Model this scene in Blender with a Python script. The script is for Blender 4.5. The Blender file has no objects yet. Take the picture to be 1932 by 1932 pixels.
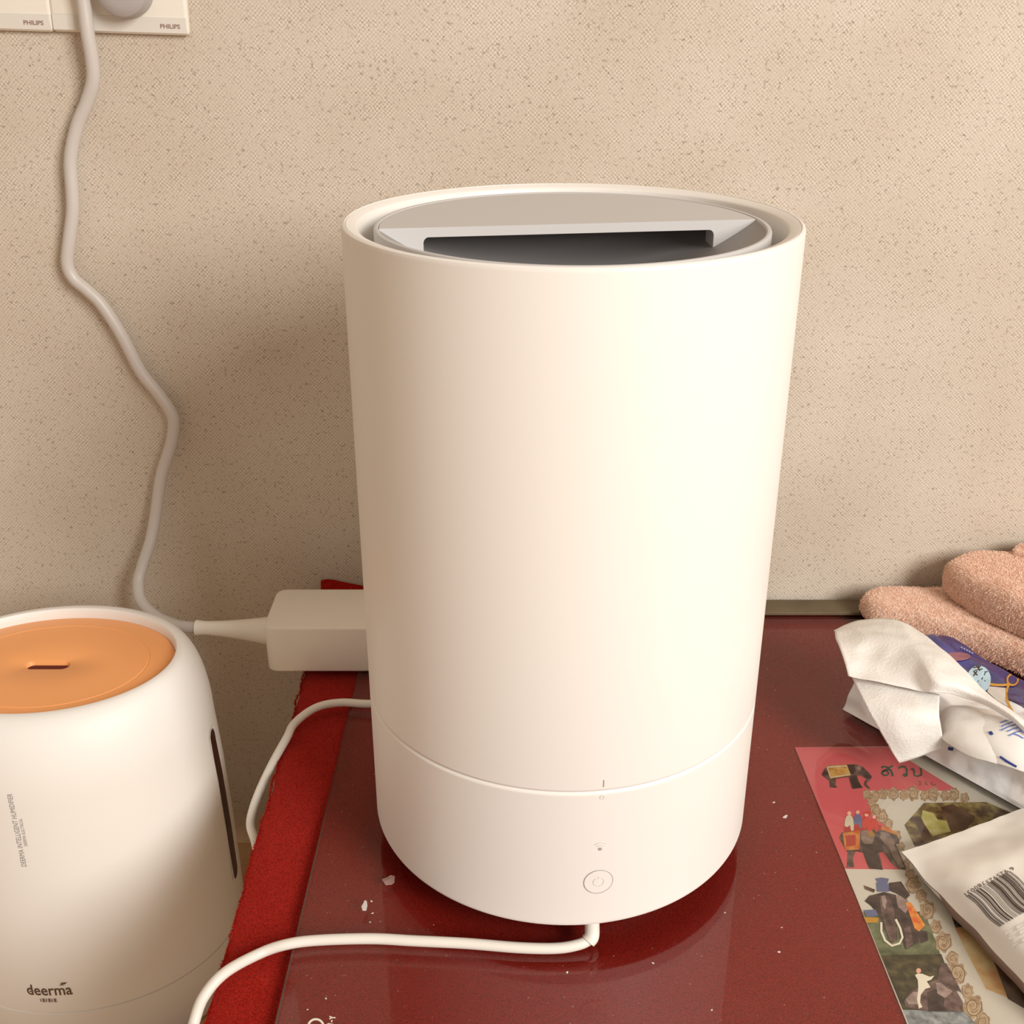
import bpy, bmesh, math, random
from mathutils import Vector, Matrix, noise
from mathutils.bvhtree import BVHTree

# ------------------------------------------------------------------ camera, world, light, exposure
scene = bpy.context.scene
C = scene.collection
IMG = 1932.0
FOC = 2119.0                      # focal length in pixels of the 1932 px frame
PITCH = 0.4308                    # camera looks this far below the horizon
CAMH = 0.4966                     # camera height above the glass table top (z = 0)
cam_data = bpy.data.cameras.new('camera')
cam_data.sensor_width = 36.0
cam_data.sensor_fit = 'HORIZONTAL'
cam_data.lens = FOC / IMG * 36.0
cam_data.clip_start = 0.01
cam = bpy.data.objects.new('camera', cam_data)
C.objects.link(cam)
cam.location = (0, 0, CAMH)
cam.rotation_euler = (math.pi / 2 - PITCH, 0, 0)
scene.camera = cam

world = bpy.data.worlds.new('room_ambient')
scene.world = world
world.use_nodes = True
bg = world.node_tree.nodes['Background']
bg.inputs['Color'].default_value = (1.0, 0.79, 0.60, 1)
bg.inputs['Strength'].default_value = 0.48

win = bpy.data.lights.new('window_daylight', 'AREA')
win.shape = 'RECTANGLE'
win.size = 0.85
win.size_y = 1.05
win.energy = 65.0
win.color = (1.0, 0.962, 0.905)
wob = bpy.data.objects.new('window_daylight', win)
C.objects.link(wob)
wob.location = (1.42, -1.20, 1.28)
wob.rotation_euler = (Vector((-0.05, 0.68, 0.12)) - wob.location).to_track_quat('-Z', 'Y').to_euler()

vs = scene.view_settings
vs.view_transform = 'Standard'
vs.look = 'None'
vs.exposure = 0.0
vs.gamma = 1.0
vs.use_curve_mapping = False

# ------------------------------------------------------------------ helpers
R = random.Random(7)
CP, SP = math.cos(PITCH), math.sin(PITCH)
FW = Vector((0, CP, -SP)); UP = Vector((0, SP, CP)); RT = Vector((1, 0, 0)); EYE = Vector((0, 0, CAMH))


def ray(px, py):
    return FW * FOC + RT * (px - 966) - UP * (py - 966)


def onz(px, py, z=0.0):            # measured photo point -> point at height z
    v = ray(px, py); return EYE + v * ((z - CAMH) / v.z)


def ony(px, py, y):                # measured photo point -> point at depth y
    v = ray(px, py); return EYE + v * (y / v.y)


def srgb(r, g, b):
    def f(c):
        c /= 255.0
        return c / 12.92 if c <= 0.04045 else ((c + 0.055) / 1.055) ** 2.4
    return (f(r), f(g), f(b), 1.0)


def mat(name, col, rough=0.5, var=None, vscale=60, bump=0.0, bscale=200, metal=0.0, spec=0.5, sheen=0.0,
        coat=0.0, trans=0.0, sss=0.0, alpha=1.0, detail=3):
    m = bpy.data.materials.new(name); m.use_nodes = True
    nt = m.node_tree; n = nt.nodes; l = nt.links
    b = n['Principled BSDF']
    b.inputs['Base Color'].default_value = col
    b.inputs['Roughness'].default_value = rough
    b.inputs['Metallic'].default_value = metal
    b.inputs['Specular IOR Level'].default_value = spec
    b.inputs['Sheen Weight'].default_value = sheen
    b.inputs['Coat Weight'].default_value = coat
    b.inputs['Transmission Weight'].default_value = trans
    b.inputs['Alpha'].default_value = alpha
    if sss:
        b.inputs['Subsurface Weight'].default_value = sss
        b.inputs['Subsurface Scale'].default_value = 0.01
    if var or bump:
        tc = n.new('ShaderNodeTexCoord')
    if var:
        t = n.new('ShaderNodeTexNoise'); t.inputs['Scale'].default_value = vscale
        t.inputs['Detail'].default_value = detail
        l.new(tc.outputs['Object'], t.inputs['Vector'])
        r = n.new('ShaderNodeValToRGB')
        cols = var if isinstance(var, list) else [col, var]
        els = r.color_ramp.elements
        while len(els) < len(cols): els.new(0.5)
        for i, c in enumerate(cols):
            els[i].position = 0.34 + 0.32 * i / (len(cols) - 1); els[i].color = c
        l.new(t.outputs['Fac'], r.inputs['Fac']); l.new(r.outputs['Color'], b.inputs['Base Color'])
    if bump:
        t2 = n.new('ShaderNodeTexNoise'); t2.inputs['Scale'].default_value = bscale
        t2.inputs['Detail'].default_value = 4
        l.new(tc.outputs['Object'], t2.inputs['Vector'])
        bp = n.new('ShaderNodeBump'); bp.inputs['Strength'].default_value = bump
        bp.inputs['Distance'].default_value = 0.002
        l.new(t2.outputs['Fac'], bp.inputs['Height']); l.new(bp.outputs['Normal'], b.inputs['Normal'])
    return m


def mesh(name, verts, faces, m, parent=None, smooth=False, sharp=None):
    me = bpy.data.meshes.new(name)
    me.from_pydata([tuple(v) for v in verts], [], faces)
    if smooth:
        for p in me.polygons: p.use_smooth = True
        if sharp is not None: me.set_sharp_from_angle(angle=sharp)
    ms = m if isinstance(m, list) else [m]
    for q in ms: me.materials.append(q)
    o = bpy.data.objects.new(name, me); C.objects.link(o)
    if parent: o.parent = parent
    return o


def empty(name, loc=(0, 0, 0), rz=0.0):
    o = bpy.data.objects.new(name, None); o.empty_display_size = 0.02
    C.objects.link(o); o.location = loc; o.rotation_euler = (0, 0, rz)
    return o


def tag(o, label, cat, group=None, kind=None):
    o['label'] = label; o['category'] = cat
    if group: o['group'] = group
    if kind: o['kind'] = kind
    return o


def struct(o, label=None):
    o['kind'] = 'structure'
    if label: o['label'] = label
    return o


def box_vf(x0, x1, y0, y1, z0, z1):
    v = [(x, y, z) for z in (z0, z1) for y in (y0, y1) for x in (x0, x1)]
    f = [(0, 2, 3, 1), (4, 5, 7, 6), (0, 1, 5, 4), (2, 6, 7, 3), (0, 4, 6, 2), (1, 3, 7, 5)]
    return v, f


def rbox(name, x0, x1, y0, y1, z0, z1, bev, m, parent=None, seg=3):
    v, f = box_vf(x0, x1, y0, y1, z0, z1)
    bm = bmesh.new()
    vs_ = [bm.verts.new(q) for q in v]
    for q in f: bm.faces.new([vs_[i] for i in q])
    bmesh.ops.recalc_face_normals(bm, faces=bm.faces)
    if bev: bmesh.ops.bevel(bm, geom=list(bm.edges), offset=bev, segments=seg, profile=0.5, affect='EDGES')
    me = bpy.data.meshes.new(name); bm.to_mesh(me); bm.free()
    for p in me.polygons: p.use_smooth = True
    me.set_sharp_from_angle(angle=math.radians(40))
    me.materials.append(m)
    o = bpy.data.objects.new(name, me); C.objects.link(o)
    if parent: o.parent = parent
    return o


def lathe(name, prof, m, parent=None, seg=160, cap0=False, cap1=False, smooth=True, sharp=35):
    """prof: list of (ra, rb, z) rings, ra along x and rb along y."""
    v, f = [], []
    for (a, b, z) in prof:
        for i in range(seg):
            t = 2 * math.pi * i / seg
            v.append((a * math.cos(t), b * math.sin(t), z))
    for k in range(len(prof) - 1):
        for i in range(seg):
            j = (i + 1) % seg
            f.append((k * seg + i, k * seg + j, (k + 1) * seg + j, (k + 1) * seg + i))
    if cap0: f.append(tuple(range(seg - 1, -1, -1)))
    if cap1: f.append(tuple(range((len(prof) - 1) * seg, len(prof) * seg)))
    return mesh(name, v, f, m, parent, smooth, math.radians(sharp))


def circ(prof):
    return [(r, r, z) for r, z in prof]


def catmull(pts, n=10):
    P = [Vector(p) for p in pts]
    P = [P[0] * 2 - P[1]] + P + [P[-1] * 2 - P[-2]]
    out = []
    for i in range(1, len(P) - 2):
        for k in range(n):
            t = k / n
            a, b, c, d = P[i - 1], P[i], P[i + 1], P[i + 2]
            out.append(0.5 * ((2 * b) + (c - a) * t + (2 * a - 5 * b + 4 * c - d) * t * t + (3 * b - a - 3 * c + d) * t ** 3))
    out.append(P[-2])
    return out


def tube(name, pts, rad, m, parent=None, seg=14, n=10, interp=True):
    p = catmull(pts, n) if interp else [Vector(q) for q in pts]
    v, f = [], []
    T0 = (p[1] - p[0]).normalized()
    N = T0.orthogonal().normalized()
    L = len(p)
    for i, q in enumerate(p):
        T = (p[min(i + 1, L - 1)] - p[max(i - 1, 0)]).normalized()
        N = (N - T * N.dot(T)).normalized(); B = T.cross(N)
        r = rad(i / (L - 1)) if callable(rad) else rad
        for k in range(seg):
            a = 2 * math.pi * k / seg
            v.append(q + (N * math.cos(a) + B * math.sin(a)) * r)
    for i in range(L - 1):
        for k in range(seg):
            j = (k + 1) % seg
            f.append((i * seg + k, i * seg + j, (i + 1) * seg + j, (i + 1) * seg + k))
    f.append(tuple(range(seg - 1, -1, -1))); f.append(tuple(range((L - 1) * seg, L * seg)))
    return mesh(name, v, f, m, parent, True, math.radians(60))


def text_vf(s, size=1.0, shear=0.0, space=1.0, bold=0.0):
    """flat text as (verts2d, faces), left-bottom origin."""
    cu = bpy.data.curves.new('txt', 'FONT'); cu.body = s; cu.size = size; cu.shear = shear
    cu.space_character = space; cu.fill_mode = 'FRONT'; cu.resolution_u = 3; cu.offset = bold
    o = bpy.data.objects.new('txt', cu); C.objects.link(o)
    dg = bpy.context.evaluated_depsgraph_get()
    me = bpy.data.meshes.new_from_object(o.evaluated_get(dg))
    v = [(q.co.x, q.co.y) for q in me.vertices]; f = [tuple(p.vertices) for p in me.polygons]
    bpy.data.objects.remove(o); bpy.data.meshes.remove(me); bpy.data.curves.remove(cu)
    return v, f


def fit(v, w, h):
    """scale 2D verts into the unit box w x h with origin at lower left"""
    x0 = min(p[0] for p in v); x1 = max(p[0] for p in v); y0 = min(p[1] for p in v); y1 = max(p[1] for p in v)
    return [((p[0] - x0) / (x1 - x0) * w, (p[1] - y0) / (y1 - y0) * h) for p in v]


def ring2d(r0, r1, n=40, a0=0.0, a1=2 * math.pi, cx=0, cy=0):
    full = abs(a1 - a0 - 2 * math.pi) < 1e-6
    v, f = [], []
    k = n if full else n + 1
    for i in range(k):
        a = a0 + (a1 - a0) * i / n
        v.append((cx + r0 * math.cos(a), cy + r0 * math.sin(a))); v.append((cx + r1 * math.cos(a), cy + r1 * math.sin(a)))
    for i in range(n):
        j = (i + 1) % k
        f.append((2 * i, 2 * i + 1, 2 * j + 1, 2 * j))
    return v, f


def stroke2d(pts, w):
    """polyline of constant width in 2D -> (verts, quads)"""
    v, f = [], []
    n = len(pts)
    for i, (x, y) in enumerate(pts):
        a = pts[max(i - 1, 0)]; b = pts[min(i + 1, n - 1)]
        dx, dy = b[0] - a[0], b[1] - a[1]; L = math.hypot(dx, dy) or 1
        nx, ny = -dy / L * w / 2, dx / L * w / 2
        v += [(x + nx, y + ny), (x - nx, y - ny)]
    for i in range(n - 1): f.append((2 * i, 2 * i + 1, 2 * i + 3, 2 * i + 2))
    return v, f


def merge(*vf):
    V, F = [], []
    for v, f in vf:
        o = len(V); V += list(v); F += [tuple(i + o for i in q) for q in f]
    return V, F


def bvh_of(objs):
    dg = bpy.context.view_layer; dg.update()
    V, F = [], []
    for o in objs:
        k = len(V); V += [o.matrix_world @ q.co for q in o.data.vertices]
        F += [[i + k for i in p.vertices] for p in o.data.polygons]
    return BVHTree.FromPolygons(V, F)


def hit(bvh, px, py, off=0.0004):
    v = ray(px, py).normalized()
    loc, nor, idx, d = bvh.ray_cast(EYE, v)
    if loc is None: return None
    if nor.dot(v) > 0: nor = -nor
    return loc + nor * off


def print_on(name, v2, f2, bvh, m, parent, off=0.0004):
    """lay flat print whose outline was measured in the photo on the surface below it"""
    V = [hit(bvh, x, y, off) for x, y in v2]
    if any(q is None for q in V):
        f2 = [q for q in f2 if all(V[i] is not None for i in q)]
        V = [q if q is not None else Vector((0, 0, -0.3)) for q in V]
        used = sorted({i for q in f2 for i in q}); mp = {i: k for k, i in enumerate(used)}
        V = [V[i] for i in used]; f2 = [tuple(mp[i] for i in q) for q in f2]
    if not f2: return None
    o = mesh(name, V, f2, m)
    if parent:
        bpy.context.view_layer.update()
        o.parent = parent; o.matrix_parent_inverse = parent.matrix_world.inverted()
    return o


# ------------------------------------------------------------------ materials
M = {}
M['white'] = mat('white_plastic', (0.86, 0.835, 0.80, 1), 0.42, bump=0.02, bscale=900)
M['rim'] = mat('rim_plastic', (0.86, 0.83, 0.78, 1), 0.35)
M['lidgrey'] = mat('grey_lid_plastic', (0.58, 0.57, 0.57, 1), 0.5, bump=0.02, bscale=900)
M['dish'] = mat('dark_grey_plastic', (0.30, 0.285, 0.285, 1), 0.5)
M['gap'] = mat('gap_shadow_plastic', (0.33, 0.30, 0.27, 1), 0.7)
M['faint'] = mat('pale_print', (0.70, 0.675, 0.64, 1), 0.6)
M['dot'] = mat('grey_indicator', (0.40, 0.38, 0.37, 1), 0.3)
M['foot'] = mat('dark_foot_plastic', (0.12, 0.10, 0.095, 1), 0.6)
M['gloss_white'] = mat('satin_white_plastic', (0.86, 0.845, 0.82, 1), 0.5)
M['orange'] = mat('orange_plastic', srgb(246, 172, 108), 0.42, bump=0.015, bscale=700)
M['orange_line'] = mat('orange_groove', srgb(232, 172, 120), 0.5)
M['slot_dark'] = mat('painted_slot_dark', srgb(96, 26, 12), 0.7)
M['smoke'] = mat('smoked_window_cloth_reflection', srgb(62, 24, 18), 0.15)  # dark pane; the red cloth's reflection is mixed into its colour
M['ink'] = mat('grey_ink', srgb(150, 142, 140), 0.6)
M['brownink'] = mat('brown_ink', srgb(98, 70, 48), 0.6)
M['cord'] = mat('white_cord_rubber', (0.60, 0.56, 0.53, 1), 0.38)
M['leadm'] = mat('white_lead_rubber', (0.80, 0.77, 0.71, 1), 0.42)
M['adapter'] = mat('adapter_plastic', (0.90, 0.86, 0.78, 1), 0.38, bump=0.02, bscale=900)
M['plate'] = mat('ivory_switch_plate', (0.84, 0.80, 0.72, 1), 0.32)
M['plateband'] = mat('pale_plate_band', (0.74, 0.71, 0.655, 1), 0.35)
M['plug'] = mat('grey_plug_plastic', (0.42, 0.39, 0.385, 1), 0.4)
M['plateink'] = mat('plate_ink', srgb(150, 120, 110), 0.6)
M['wood'] = mat('dark_wood', srgb(66, 34, 20), 0.45, var=srgb(48, 24, 14), vscale=14, bump=0.1, bscale=60)
M['trim'] = mat('olive_trim', srgb(108, 94, 70), 0.6, var=srgb(94, 80, 58), vscale=40)
M['floor'] = mat('floor_boards', srgb(206, 168, 124), 0.5, var=srgb(188, 148, 104), vscale=8)
M['lightwood'] = mat('light_wood', srgb(214, 178, 132), 0.5, var=srgb(196, 156, 110), vscale=14)
M['felt'] = mat('red_felt', srgb(164, 22, 8), 1.0, var=[srgb(134, 17, 6), srgb(166, 24, 9), srgb(184, 36, 16)], vscale=1000,
                bump=0.7, bscale=1400, spec=0.05, sheen=0.08)
M['fuzz'] = mat('red_felt_fibre', srgb(150, 24, 12), 1.0, spec=0.05)
M['towel'] = mat('peach_plush', srgb(242, 204, 182), 1.0, var=[srgb(230, 186, 162), srgb(242, 206, 184), srgb(248, 218, 200)],
                 vscale=160, bump=0.6, bscale=900, spec=0.05, sheen=0.3)
M['pile'] = mat('peach_pile', srgb(246, 214, 194), 1.0, spec=0.05, sheen=0.3)
M['tissue'] = mat('tissue_paper', (0.85, 0.83, 0.80, 1), 0.9, bump=0.25, bscale=500, spec=0.15)
M['film'] = mat('white_film', (0.80, 0.80, 0.80, 1), 0.22, var=[(0.70, 0.74, 0.80, 1), (0.82, 0.82, 0.82, 1), (0.86, 0.83, 0.80, 1)], vscale=22,
                bump=0.35, bscale=90, coat=0.4)
M['frost'] = mat('frosted_film', (0.78, 0.76, 0.72, 1), 0.3, bump=0.2, bscale=120, coat=0.2)
M['blue'] = mat('blue_film', srgb(48, 46, 112), 0.25, var=[srgb(38, 34, 88), srgb(62, 62, 138)], vscale=26, coat=0.4, bump=0.2, bscale=80)
M['gold'] = mat('gold_print', srgb(206, 150, 50), 0.4)
M['rose'] = mat('rose_print', srgb(150, 98, 110), 0.4)
M['skyblue'] = mat('pale_blue_print', srgb(178, 206, 222), 0.4)
M['navy'] = mat('navy_print', srgb(40, 62, 140), 0.5)
M['mauveprint'] = mat('pale_mauve_print', srgb(150, 146, 190), 0.5)
M['blueink'] = mat('blue_ink', srgb(110, 132, 205), 0.5)
M['pouch'] = mat('white_pouch_film', (0.84, 0.81, 0.755, 1), 0.35, bump=0.15, bscale=60)
M['band'] = mat('brown_edge_band', srgb(132, 108, 98), 0.35)
M['barink'] = mat('barcode_ink', srgb(66, 50, 44), 0.5)
M['barpale'] = mat('barcode_pale_ink', srgb(176, 160, 150), 0.5)
M['crumb'] = mat('white_flake', (0.70, 0.66, 0.64, 1), 0.8)
M['flakegrey'] = mat('translucent_flake', (0.36, 0.22, 0.20, 1), 0.5)
M['whiteprint'] = mat('white_glass_print', (0.86, 0.80, 0.68, 1), 0.5)


def wall_material():
    m = bpy.data.materials.new('woven_wallpaper'); m.use_nodes = True
    nt = m.node_tree; n = nt.nodes; l = nt.links; b = n['Principled BSDF']
    tc = n.new('ShaderNodeTexCoord')
    sep = n.new('ShaderNodeSeparateXYZ'); l.new(tc.outputs['Object'], sep.inputs[0])

    def mth(op, a, c=None):
        q = n.new('ShaderNodeMath'); q.operation = op
        for i, s in enumerate((a, c)):
            if s is None: continue
            if isinstance(s, (int, float)): q.inputs[i].default_value = s
            else: l.new(s, q.inputs[i])
        return q.outputs[0]
    nz = n.new('ShaderNodeTexNoise'); nz.inputs['Scale'].default_value = 210; nz.inputs['Detail'].default_value = 2
    l.new(tc.outputs['Object'], nz.inputs['Vector'])
    wob_ = mth('MULTIPLY', nz.outputs['Fac'], 3.4)
    k = 2 * math.pi / 0.0031
    u = mth('ADD', mth('MULTIPLY', sep.outputs['X'], k), wob_)
    w = mth('ADD', mth('MULTIPLY', sep.outputs['Z'], k), wob_)
    weave = mth('MULTIPLY', mth('SINE', u), mth('SINE', w))          # -1..1 basket of dots
    am = n.new('ShaderNodeTexNoise'); am.inputs['Scale'].default_value = 130; am.inputs['Detail'].default_value = 3
    l.new(tc.outputs['Object'], am.inputs['Vector'])
    amp = mth('MULTIPLY', mth('MAXIMUM', mth('SUBTRACT', am.outputs['Fac'], 0.28), 0.05), 2.0)
    gr = n.new('ShaderNodeTexNoise'); gr.inputs['Scale'].default_value = 900; gr.inputs['Detail'].default_value = 2
    l.new(tc.outputs['Object'], gr.inputs['Vector'])
    weave01 = mth('ADD', mth('ADD', mth('MULTIPLY', mth('MULTIPLY', weave, amp), 0.5), mth('MULTIPLY', gr.outputs['Fac'], 0.5)), 0.26)
    fl = n.new('ShaderNodeTexNoise'); fl.inputs['Scale'].default_value = 350; fl.inputs['Detail'].default_value = 5
    fl.inputs['Roughness'].default_value = 0.7
    l.new(tc.outputs['Object'], fl.inputs['Vector'])
    flr = n.new('ShaderNodeValToRGB')
    flr.color_ramp.elements[0].position = 0.33; flr.color_ramp.elements[0].color = (0.0, 0, 0, 1)
    flr.color_ramp.elements[1].position = 0.44; flr.color_ramp.elements[1].color = (1, 1, 1, 1)
    l.new(fl.outputs['Fac'], flr.inputs['Fac'])
    cl = n.new('ShaderNodeTexNoise'); cl.inputs['Scale'].default_value = 9; cl.inputs['Detail'].default_value = 6
    l.new(tc.outputs['Object'], cl.inputs['Vector'])
    ra = n.new('ShaderNodeValToRGB')
    ra.color_ramp.elements[0].color = srgb(180, 169, 155); ra.color_ramp.elements[0].position = 0.15
    ra.color_ramp.elements[1].color = srgb(228, 218, 204); ra.color_ramp.elements[1].position = 0.8
    l.new(weave01, ra.inputs['Fac'])
    mx = n.new('ShaderNodeMix'); mx.data_type = 'RGBA'; mx.blend_type = 'MULTIPLY'
    mx.inputs['Factor'].default_value = 0.55
    l.new(ra.outputs['Color'], mx.inputs[6])
    mr = n.new('ShaderNodeMix'); mr.data_type = 'RGBA'
    mr.inputs[6].default_value = srgb(122, 98, 80); mr.inputs[7].default_value = (1, 1, 1, 1)
    l.new(flr.outputs['Color'], mr.inputs['Factor']); l.new(mr.outputs[2], mx.inputs[7])
    m2 = n.new('ShaderNodeMix'); m2.data_type = 'RGBA'; m2.blend_type = 'MULTIPLY'; m2.inputs['Factor'].default_value = 1.0
    cr = n.new('ShaderNodeValToRGB')
    cr.color_ramp.elements[0].color = (0.92, 0.895, 0.87, 1); cr.color_ramp.elements[0].position = 0.35
    cr.color_ramp.elements[1].color = (1, 1, 1, 1); cr.color_ramp.elements[1].position = 0.65
    l.new(cl.outputs['Fac'], cr.inputs['Fac'])
    l.new(mx.outputs[2], m2.inputs[6]); l.new(cr.outputs['Color'], m2.inputs[7])
    l.new(m2.outputs[2], b.inputs['Base Color'])
    b.inputs['Roughness'].default_value = 0.85; b.inputs['Specular IOR Level'].default_value = 0.2
    bp = n.new('ShaderNodeBump'); bp.inputs['Strength'].default_value = 0.25; bp.inputs['Distance'].default_value = 0.0006
    l.new(weave01, bp.inputs['Height']); l.new(bp.outputs['Normal'], b.inputs['Normal'])
    return m


def glass_material():
    m = bpy.data.materials.new('table_glass'); m.use_nodes = True
    nt = m.node_tree; n = nt.nodes; l = nt.links
    n.remove(n['Principled BSDF'])
    tr = n.new('ShaderNodeBsdfTransparent'); tr.inputs['Color'].default_value = (0.885, 0.87, 0.835, 1)
    gl = n.new('ShaderNodeBsdfAnisotropic'); gl.inputs['Roughness'].default_value = 0.035
    # thin pane: the same Schlick reflectance from either side
    ge = n.new('ShaderNodeNewGeometry')
    dt = n.new('ShaderNodeVectorMath'); dt.operation = 'DOT_PRODUCT'
    l.new(ge.outputs['Incoming'], dt.inputs[0]); l.new(ge.outputs['Normal'], dt.inputs[1])
    ab = n.new('ShaderNodeMath'); ab.operation = 'ABSOLUTE'; l.new(dt.outputs['Value'], ab.inputs[0])
    om = n.new('ShaderNodeMath'); om.operation = 'SUBTRACT'; om.inputs[0].default_value = 1.0; l.new(ab.outputs[0], om.inputs[1])
    pw = n.new('ShaderNodeMath'); pw.operation = 'POWER'; pw.inputs[1].default_value = 5.0; l.new(om.outputs[0], pw.inputs[0])
    fr = n.new('ShaderNodeMath'); fr.operation = 'MULTIPLY_ADD'; fr.inputs[1].default_value = 0.955; fr.inputs[2].default_value = 0.045
    l.new(pw.outputs[0], fr.inputs[0])
    mx = n.new('ShaderNodeMixShader')
    l.new(fr.outputs[0], mx.inputs[0]); l.new(tr.outputs[0], mx.inputs[1]); l.new(gl.outputs[0], mx.inputs[2])
    l.new(mx.outputs[0], n['Material Output'].inputs['Surface'])
    return m


M['wall'] = wall_material()
M['glass'] = glass_material()
M['glassedge'] = mat('glass_cut_edge', srgb(92, 84, 78), 0.2, spec=0.6)

# ------------------------------------------------------------------ the setting
WALL_Y = 0.889
v, f = box_vf(-2.2, 2.2, WALL_Y, WALL_Y + 0.1, -0.62, 1.9)
struct(mesh('wall_back', v, f, M['wall']), 'beige woven wallpaper wall')
v, f = box_vf(-2.2, 2.2, -1.6, WALL_Y, -0.66, -0.62)
struct(mesh('floor', v, f, M['floor']), 'brown floor')
struct(rbox('trim_1', 0.0, 0.9, 0.8612, 0.8842, 0.0004, 0.0036, 0.0006, M['trim']), 'olive brown wooden strip along the wall behind the desk')

# desk
desk = tag(empty('desk', (0, 0, -0.62)), 'dark wooden desk under the red felt and glass sheet', 'desk')
rbox('tabletop', -0.155, 0.90, 0.20, 0.880, 0.62 - 0.036, 0.62 - 0.0085, 0.003, M['wood'], desk)
for lx in (-0.13, 0.86):
    for ly in (0.225, 0.83):
        rbox('leg', lx - 0.02, lx + 0.02, ly - 0.02, ly + 0.02, 0, 0.585, 0.002, M['wood'], desk)
rbox('apron', -0.11, 0.84, 0.222, 0.24, 0.52, 0.584, 0.001, M['wood'], desk)
rbox('apron', -0.11, 0.84, 0.818, 0.836, 0.52, 0.584, 0.001, M['wood'], desk)

# red felt cloth: a sheet with a ragged left edge and its far left corner turned up against the wall
FT, FB = -0.0058, -0.0083


def felt_cloth():
    nx, ny = 90, 120
    v, f = [], []

    def left(y):
        return -0.1655 - 0.0045 * (y - 0.43) / 0.34 + 0.0022 * noise.noise((y * 60, 1.3, 0)) + 0.0010 * noise.noise((y * 260, 4.3, 0))

    def back(x):
        t = min(max((x + 0.02) / 0.08, 0), 1)
        return 0.8862 + (0.8780 - 0.8862) * t
    top = {}
    for side in (0, 1):
        for j in range(ny + 1):
            for i in range(nx + 1):
                yy0 = 0.205 + (0.858 - 0.205) * j / ny
                uu = (i / nx) ** 1.3
                x = left(yy0) + (0.895 - left(yy0)) * uu
                y = 0.205 + (back(x) - 0.205) * j / ny
                z = FT if side == 0 else FB
                if side == 0: z += 0.00025 * noise.noise((x * 90, y * 90, 0)) - 0.0003
                # turned-up corner
                if x < 0.0:
                    s = max(0.0, (y - 0.850) / 0.036)
                    z += s * s * 0.030 * min(1.0, max(0.0, -x / 0.165)) ** 1.4
                # edge sags a little past the desk edge
                e = max(0.0, (-0.157 - x) / 0.014)
                z -= 0.0022 * e * e
                v.append((x, y, z))
    S = (nx + 1) * (ny + 1)
    idx = lambda s, i, j: s * S + j * (nx + 1) + i
    for j in range(ny):
        for i in range(nx):
            f.append((idx(0, i, j), idx(0, i + 1, j), idx(0, i + 1, j + 1), idx(0, i, j + 1)))
            f.append((idx(1, i, j), idx(1, i, j + 1), idx(1, i + 1, j + 1), idx(1, i + 1, j)))
    for i in range(nx):
        f.append((idx(0, i, 0), idx(1, i, 0), idx(1, i + 1, 0), idx(0, i + 1, 0)))
        f.append((idx(0, i, ny), idx(0, i + 1, ny), idx(1, i + 1, ny), idx(1, i, ny)))
    for j in range(ny):
        f.append((idx(0, 0, j), idx(0, 0, j + 1), idx(1, 0, j + 1), idx(1, 0, j)))
        f.append((idx(0, nx, j), idx(1, nx, j), idx(1, nx, j + 1), idx(0, nx, j + 1)))
    root = tag(empty('felt_cloth', (0.3, 0.5, FB)), 'bright red felt cloth with a ragged edge beside the glass', 'cloth')
    o = mesh('sheet', [(a - 0.3, b - 0.5, c - FB) for a, b, c in v], f, M['felt'], root, True, math.radians(60))
    # loose fibres on the nap and along the cut edge
    fv, ff = [], []

    def fibre(p, d, L, w):
        q = p + d * L; s = d.cross(Vector((R.uniform(-1, 1), R.uniform(-1, 1), R.uniform(-1, 1)))).normalized() * w
        mid = p + d * L * 0.55 + Vector((R.uniform(-1, 1), R.uniform(-1, 1), R.uniform(-.5, .8))) * L * 0.18
        k = len(fv); fv.extend([p - s, p + s, mid - s, mid + s, q]); ff.extend([(k, k + 1, k + 3, k + 2), (k + 2, k + 3, k + 4)])
    for _ in range(5200):
        y = R.uniform(0.40, 0.885); x = left(y)
        d = Vector((-1, R.uniform(-.9, .9), R.uniform(-.7, .5))).normalized()
        fibre(Vector((x + 0.0012, y, R.uniform(FB, FT))), d, R.uniform(0.0008, 0.0028), 0.00012)
    for _ in range(9000):
        y = R.uniform(0.40, 0.84); x = R.uniform(left(y), -0.125)
        d = Vector((R.uniform(-1, 1), R.uniform(-1, 1), 0.55)).normalized()
        e = max(0.0, (-0.157 - x) / 0.014)
        fibre(Vector((x, y, FT - 0.0004 - 0.0022 * e * e)), d, R.uniform(0.0006, 0.0016), 0.00010)
    for _ in range(16):           # the frayed tuft
        y = R.gauss(0.552, 0.012); x = left(y)
        d = Vector((-1, R.uniform(-.8, .3), R.uniform(-.5, .3))).normalized()
        fibre(Vector((x + 0.002, y, FT - 0.003)), d, R.uniform(0.005, 0.012), 0.00012)
    fz = mesh('fibres', [(a.x - 0.3, a.y - 0.5, a.z - FB) for a in fv], ff, M['fuzz'], root)
    fz['kind'] = 'stuff'
    return root


felt_cloth()

# glass sheet (both faces look up; no refraction, so two reflections like the real pane)
GB = -0.005
gp = [(-0.1275, 0.215), (0.88, 0.215), (0.88, 0.8740), (0.225, 0.8750), (-0.1235, 0.8755)]
gv = [(x, y, 0.0) for x, y in gp] + [(x, y, GB) for x, y in gp]
gf = [tuple(range(5)), tuple(range(5, 10))] + [(i, i + 5, (i + 1) % 5 + 5, (i + 1) % 5) for i in range(5)]
glass = mesh('glass_sheet', gv, gf, [M['glass'], M['glassedge']])
for i, p in enumerate(glass.data.polygons): p.material_index = 0 if i < 2 else 1
tag(glass, 'clear glass sheet covering the desk, resting on the red felt', 'glass sheet')

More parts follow.
